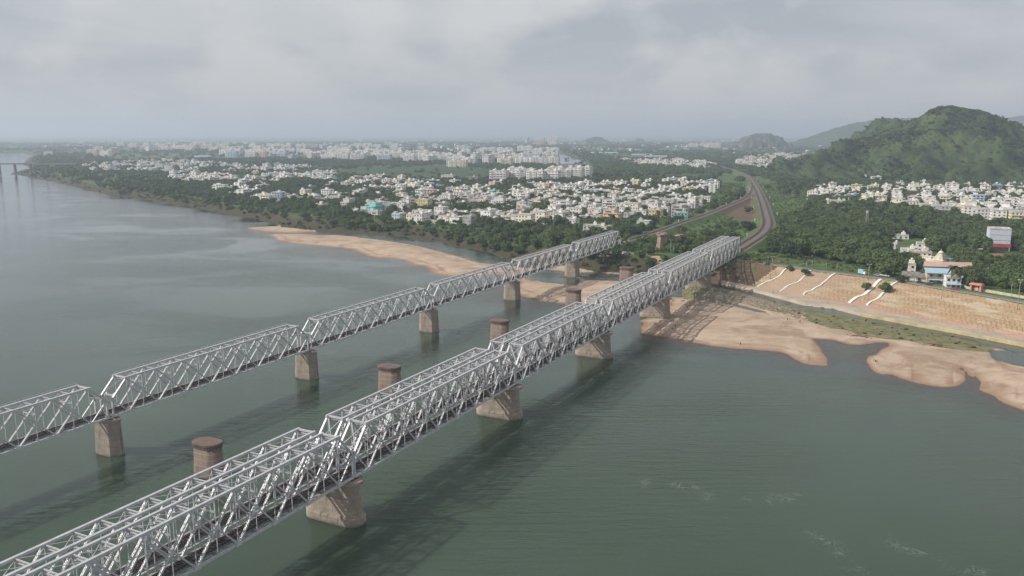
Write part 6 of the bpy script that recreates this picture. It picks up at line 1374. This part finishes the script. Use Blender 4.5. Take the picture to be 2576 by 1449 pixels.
# palms dotted through the towns
n_p = 0
for k in range(900):
    x, y = rnd.uniform(560, 2570), rnd.uniform(440, 590); p = at(x, y, 9)
    if n_p < 26 and any(inside(np.array([[p.x, p.y]]), P2(q[0], 10))[0] for q in TOWNS[:6:5]) and is_free(p.x, p.y, 1.5): put_palm(p.x, p.y, rnd.uniform(.9, 1.3), None, 'town'); n_p += 1; mark(p.x, p.y, 2)
def gn_scatter(name, label, cat, pts, protos):
    """pts: (x, y, z, scale, index); one object that instances plant meshes on its own points"""
    me = bpy.data.meshes.new(name); me.from_pydata([p[:3] for p in pts], [], [])
    for an, ty, dat in (('siz', 'FLOAT', [p[3] for p in pts]), ('idx', 'INT', [p[4] % len(protos) for p in pts]), ('rot', 'FLOAT', rng.uniform(0, 6.28, len(pts)))):
        a_ = me.attributes.new(an, ty, 'POINT'); a_.data.foreach_set('value', np.array(dat, np.float32 if ty == 'FLOAT' else np.int32))
    o = bpy.data.objects.new(name, me); col.objects.link(o); tag(o, label, cat, kind='stuff')
    cl_ = bpy.data.collections.new(name + '_kinds')
    for j, q in enumerate(protos): po = bpy.data.objects.new('%s_kind_%02d' % (name, j), q); cl_.objects.link(po)
    ng = bpy.data.node_groups.new(name, 'GeometryNodeTree'); ng.interface.new_socket('Geometry', in_out='INPUT', socket_type='NodeSocketGeometry'); ng.interface.new_socket('Geometry', in_out='OUTPUT', socket_type='NodeSocketGeometry')
    g = ng.nodes; gi = g.new('NodeGroupInput'); go = g.new('NodeGroupOutput'); ip = g.new('GeometryNodeInstanceOnPoints'); ci = g.new('GeometryNodeCollectionInfo'); ci.inputs['Collection'].default_value = cl_; ci.inputs['Separate Children'].default_value = True; ci.inputs['Reset Children'].default_value = True; ip.inputs['Pick Instance'].default_value = True
    def na(n_, ty): q = g.new('GeometryNodeInputNamedAttribute'); q.data_type = ty; q.inputs['Name'].default_value = n_; return q.outputs['Attribute']
    cx = g.new('ShaderNodeCombineXYZ'); l = ng.links; l.new(na('rot', 'FLOAT'), cx.inputs[2]); l.new(gi.outputs[0], ip.inputs['Points']); l.new(ci.outputs[0], ip.inputs['Instance']); l.new(na('idx', 'INT'), ip.inputs['Instance Index']); l.new(cx.outputs[0], ip.inputs['Rotation']); l.new(na('siz', 'FLOAT'), ip.inputs['Scale']); l.new(ip.outputs[0], go.inputs[0])
    o.modifiers.new('scatter', 'NODES').node_group = ng; return o
NEARP = [q['crown'] for q in TREES]
FARP = [crown(80 + i, rx, rz, nl, 70, 1.5, M['leaf'], .1)[0] for i, (rx, rz, nl) in enumerate(((6.5, 8, 6), (5, 7.5, 5), (4.6, 9.5, 5), (7.5, 7, 6)))]
BUSHP = [crown(90 + i, 2.4, 2.2, 5, 190, .42, M[mt], .0, dome=.8)[0] for i, mt in enumerate(('scrubleaf', 'leaf2', 'dry', 'scrubleaf'))]
gn_scatter('woodland', 'dark leafy trees filling the town gardens and woods farther back', 'trees', stuff_near, NEARP)
gn_scatter('distant_trees', 'far dark green trees spread over the plain', 'trees', stuff_far, FARP)
bp_ = []
for (x, y, z, k) in bush: bp_.append((x, y, z - .15, rnd.uniform(.6, 1.35) * (.32 if k == 2 else 1.0 if k else .68), rnd.choice((0, 1, 3, 3, 0)) if k in (0, 3) else rnd.choice((2, 2, 1)) if k == 1 else rnd.choice((2, 0, 2))))
gn_scatter('scrub', 'low green and brown scrub beside the tracks and on the river bank', 'scrub', bp_, BUSHP)
hp = []
for HV in (HV1, HV2):
    k = rng.choice(len(HV), min(len(HV), 11000), replace=False); v = HV[k]; n_ = vnoise(v[:, 0], v[:, 1], 60) + .5 * vnoise(v[:, 0], v[:, 1], 25)
    for q, nn in zip(v, n_):
        if nn > -.3: hp.append((q[0] + rnd.uniform(-7, 7), q[1] + rnd.uniform(-7, 7), q[2] - 1.5, rnd.uniform(.2, .68) * (1.5 if nn > .2 else .75) * (1.6 if rnd.random() < .07 else 1), rnd.randrange(4)))
HP = [crown(120 + i, rx, rz, nl, 90, 1.3, M['hillveg'], .05, dome=.75)[0] for i, (rx, rz, nl) in enumerate(((6.5, 5.5, 6), (5, 5.5, 5), (8, 6, 7), (5.5, 6.5, 5)))]
gn_scatter('hillside_scrub', 'rounded green bushes covering the hill slopes', 'scrub', hp, HP)

# ------------------------------------------------------------------ labels that single out each repeat
def sing(lst):
    cls = {}
    for q in lst: cls.setdefault((q[1], q[2]), []).append(q)
    for (what, place), m in cls.items():
        m.sort(key=lambda q: q[3]); n_ = len(m); rows = max(1, math.ceil(n_ / 9)); per = math.ceil(n_ / rows)
        for r_ in range(rows):
            row = sorted(m[r_ * per:(r_ + 1) * per], key=lambda q: q[4])
            for i, q in enumerate(row):
                s = '%s in the %s' % (what, place) if 'horizon' not in place or 'on the' in place else '%s on the %s' % (what, place)
                if n_ > 1:
                    if len(row) > 1: s += ', ' + ('leftmost' if i == 0 else ordw[i] + ' from left')
                    if rows > 1: s += ', ' + ('front' if r_ == 0 else ordw[r_]) + ' row'
                q[0]['label'] = s
sing(LABELQ)

for o in col.objects:
    if len(o.get('label', '').split()) > 16: print('LONG', o.name, o['label'])
# ------------------------------------------------------------------ haze
hb = MB().box((0, 13800, 118), (36000, 28400, 250)); hm = bpy.data.materials.new('haze'); hm.use_nodes = True; hn = hm.node_tree.nodes; 
for q in list(hn): hn.remove(q)
ho = hn.new('ShaderNodeOutputMaterial'); pv = hn.new('ShaderNodeVolumePrincipled'); pv.inputs['Color'].default_value = (.74, .86, 1.0, 1); pv.inputs['Density'].default_value = 1.4e-4; pv.inputs['Anisotropy'].default_value = .2; hm.node_tree.links.new(pv.outputs[0], ho.inputs['Volume'])
tag(hb.build('haze', hm), 'pale blue haze lying over the whole plain', 'haze', kind='stuff')
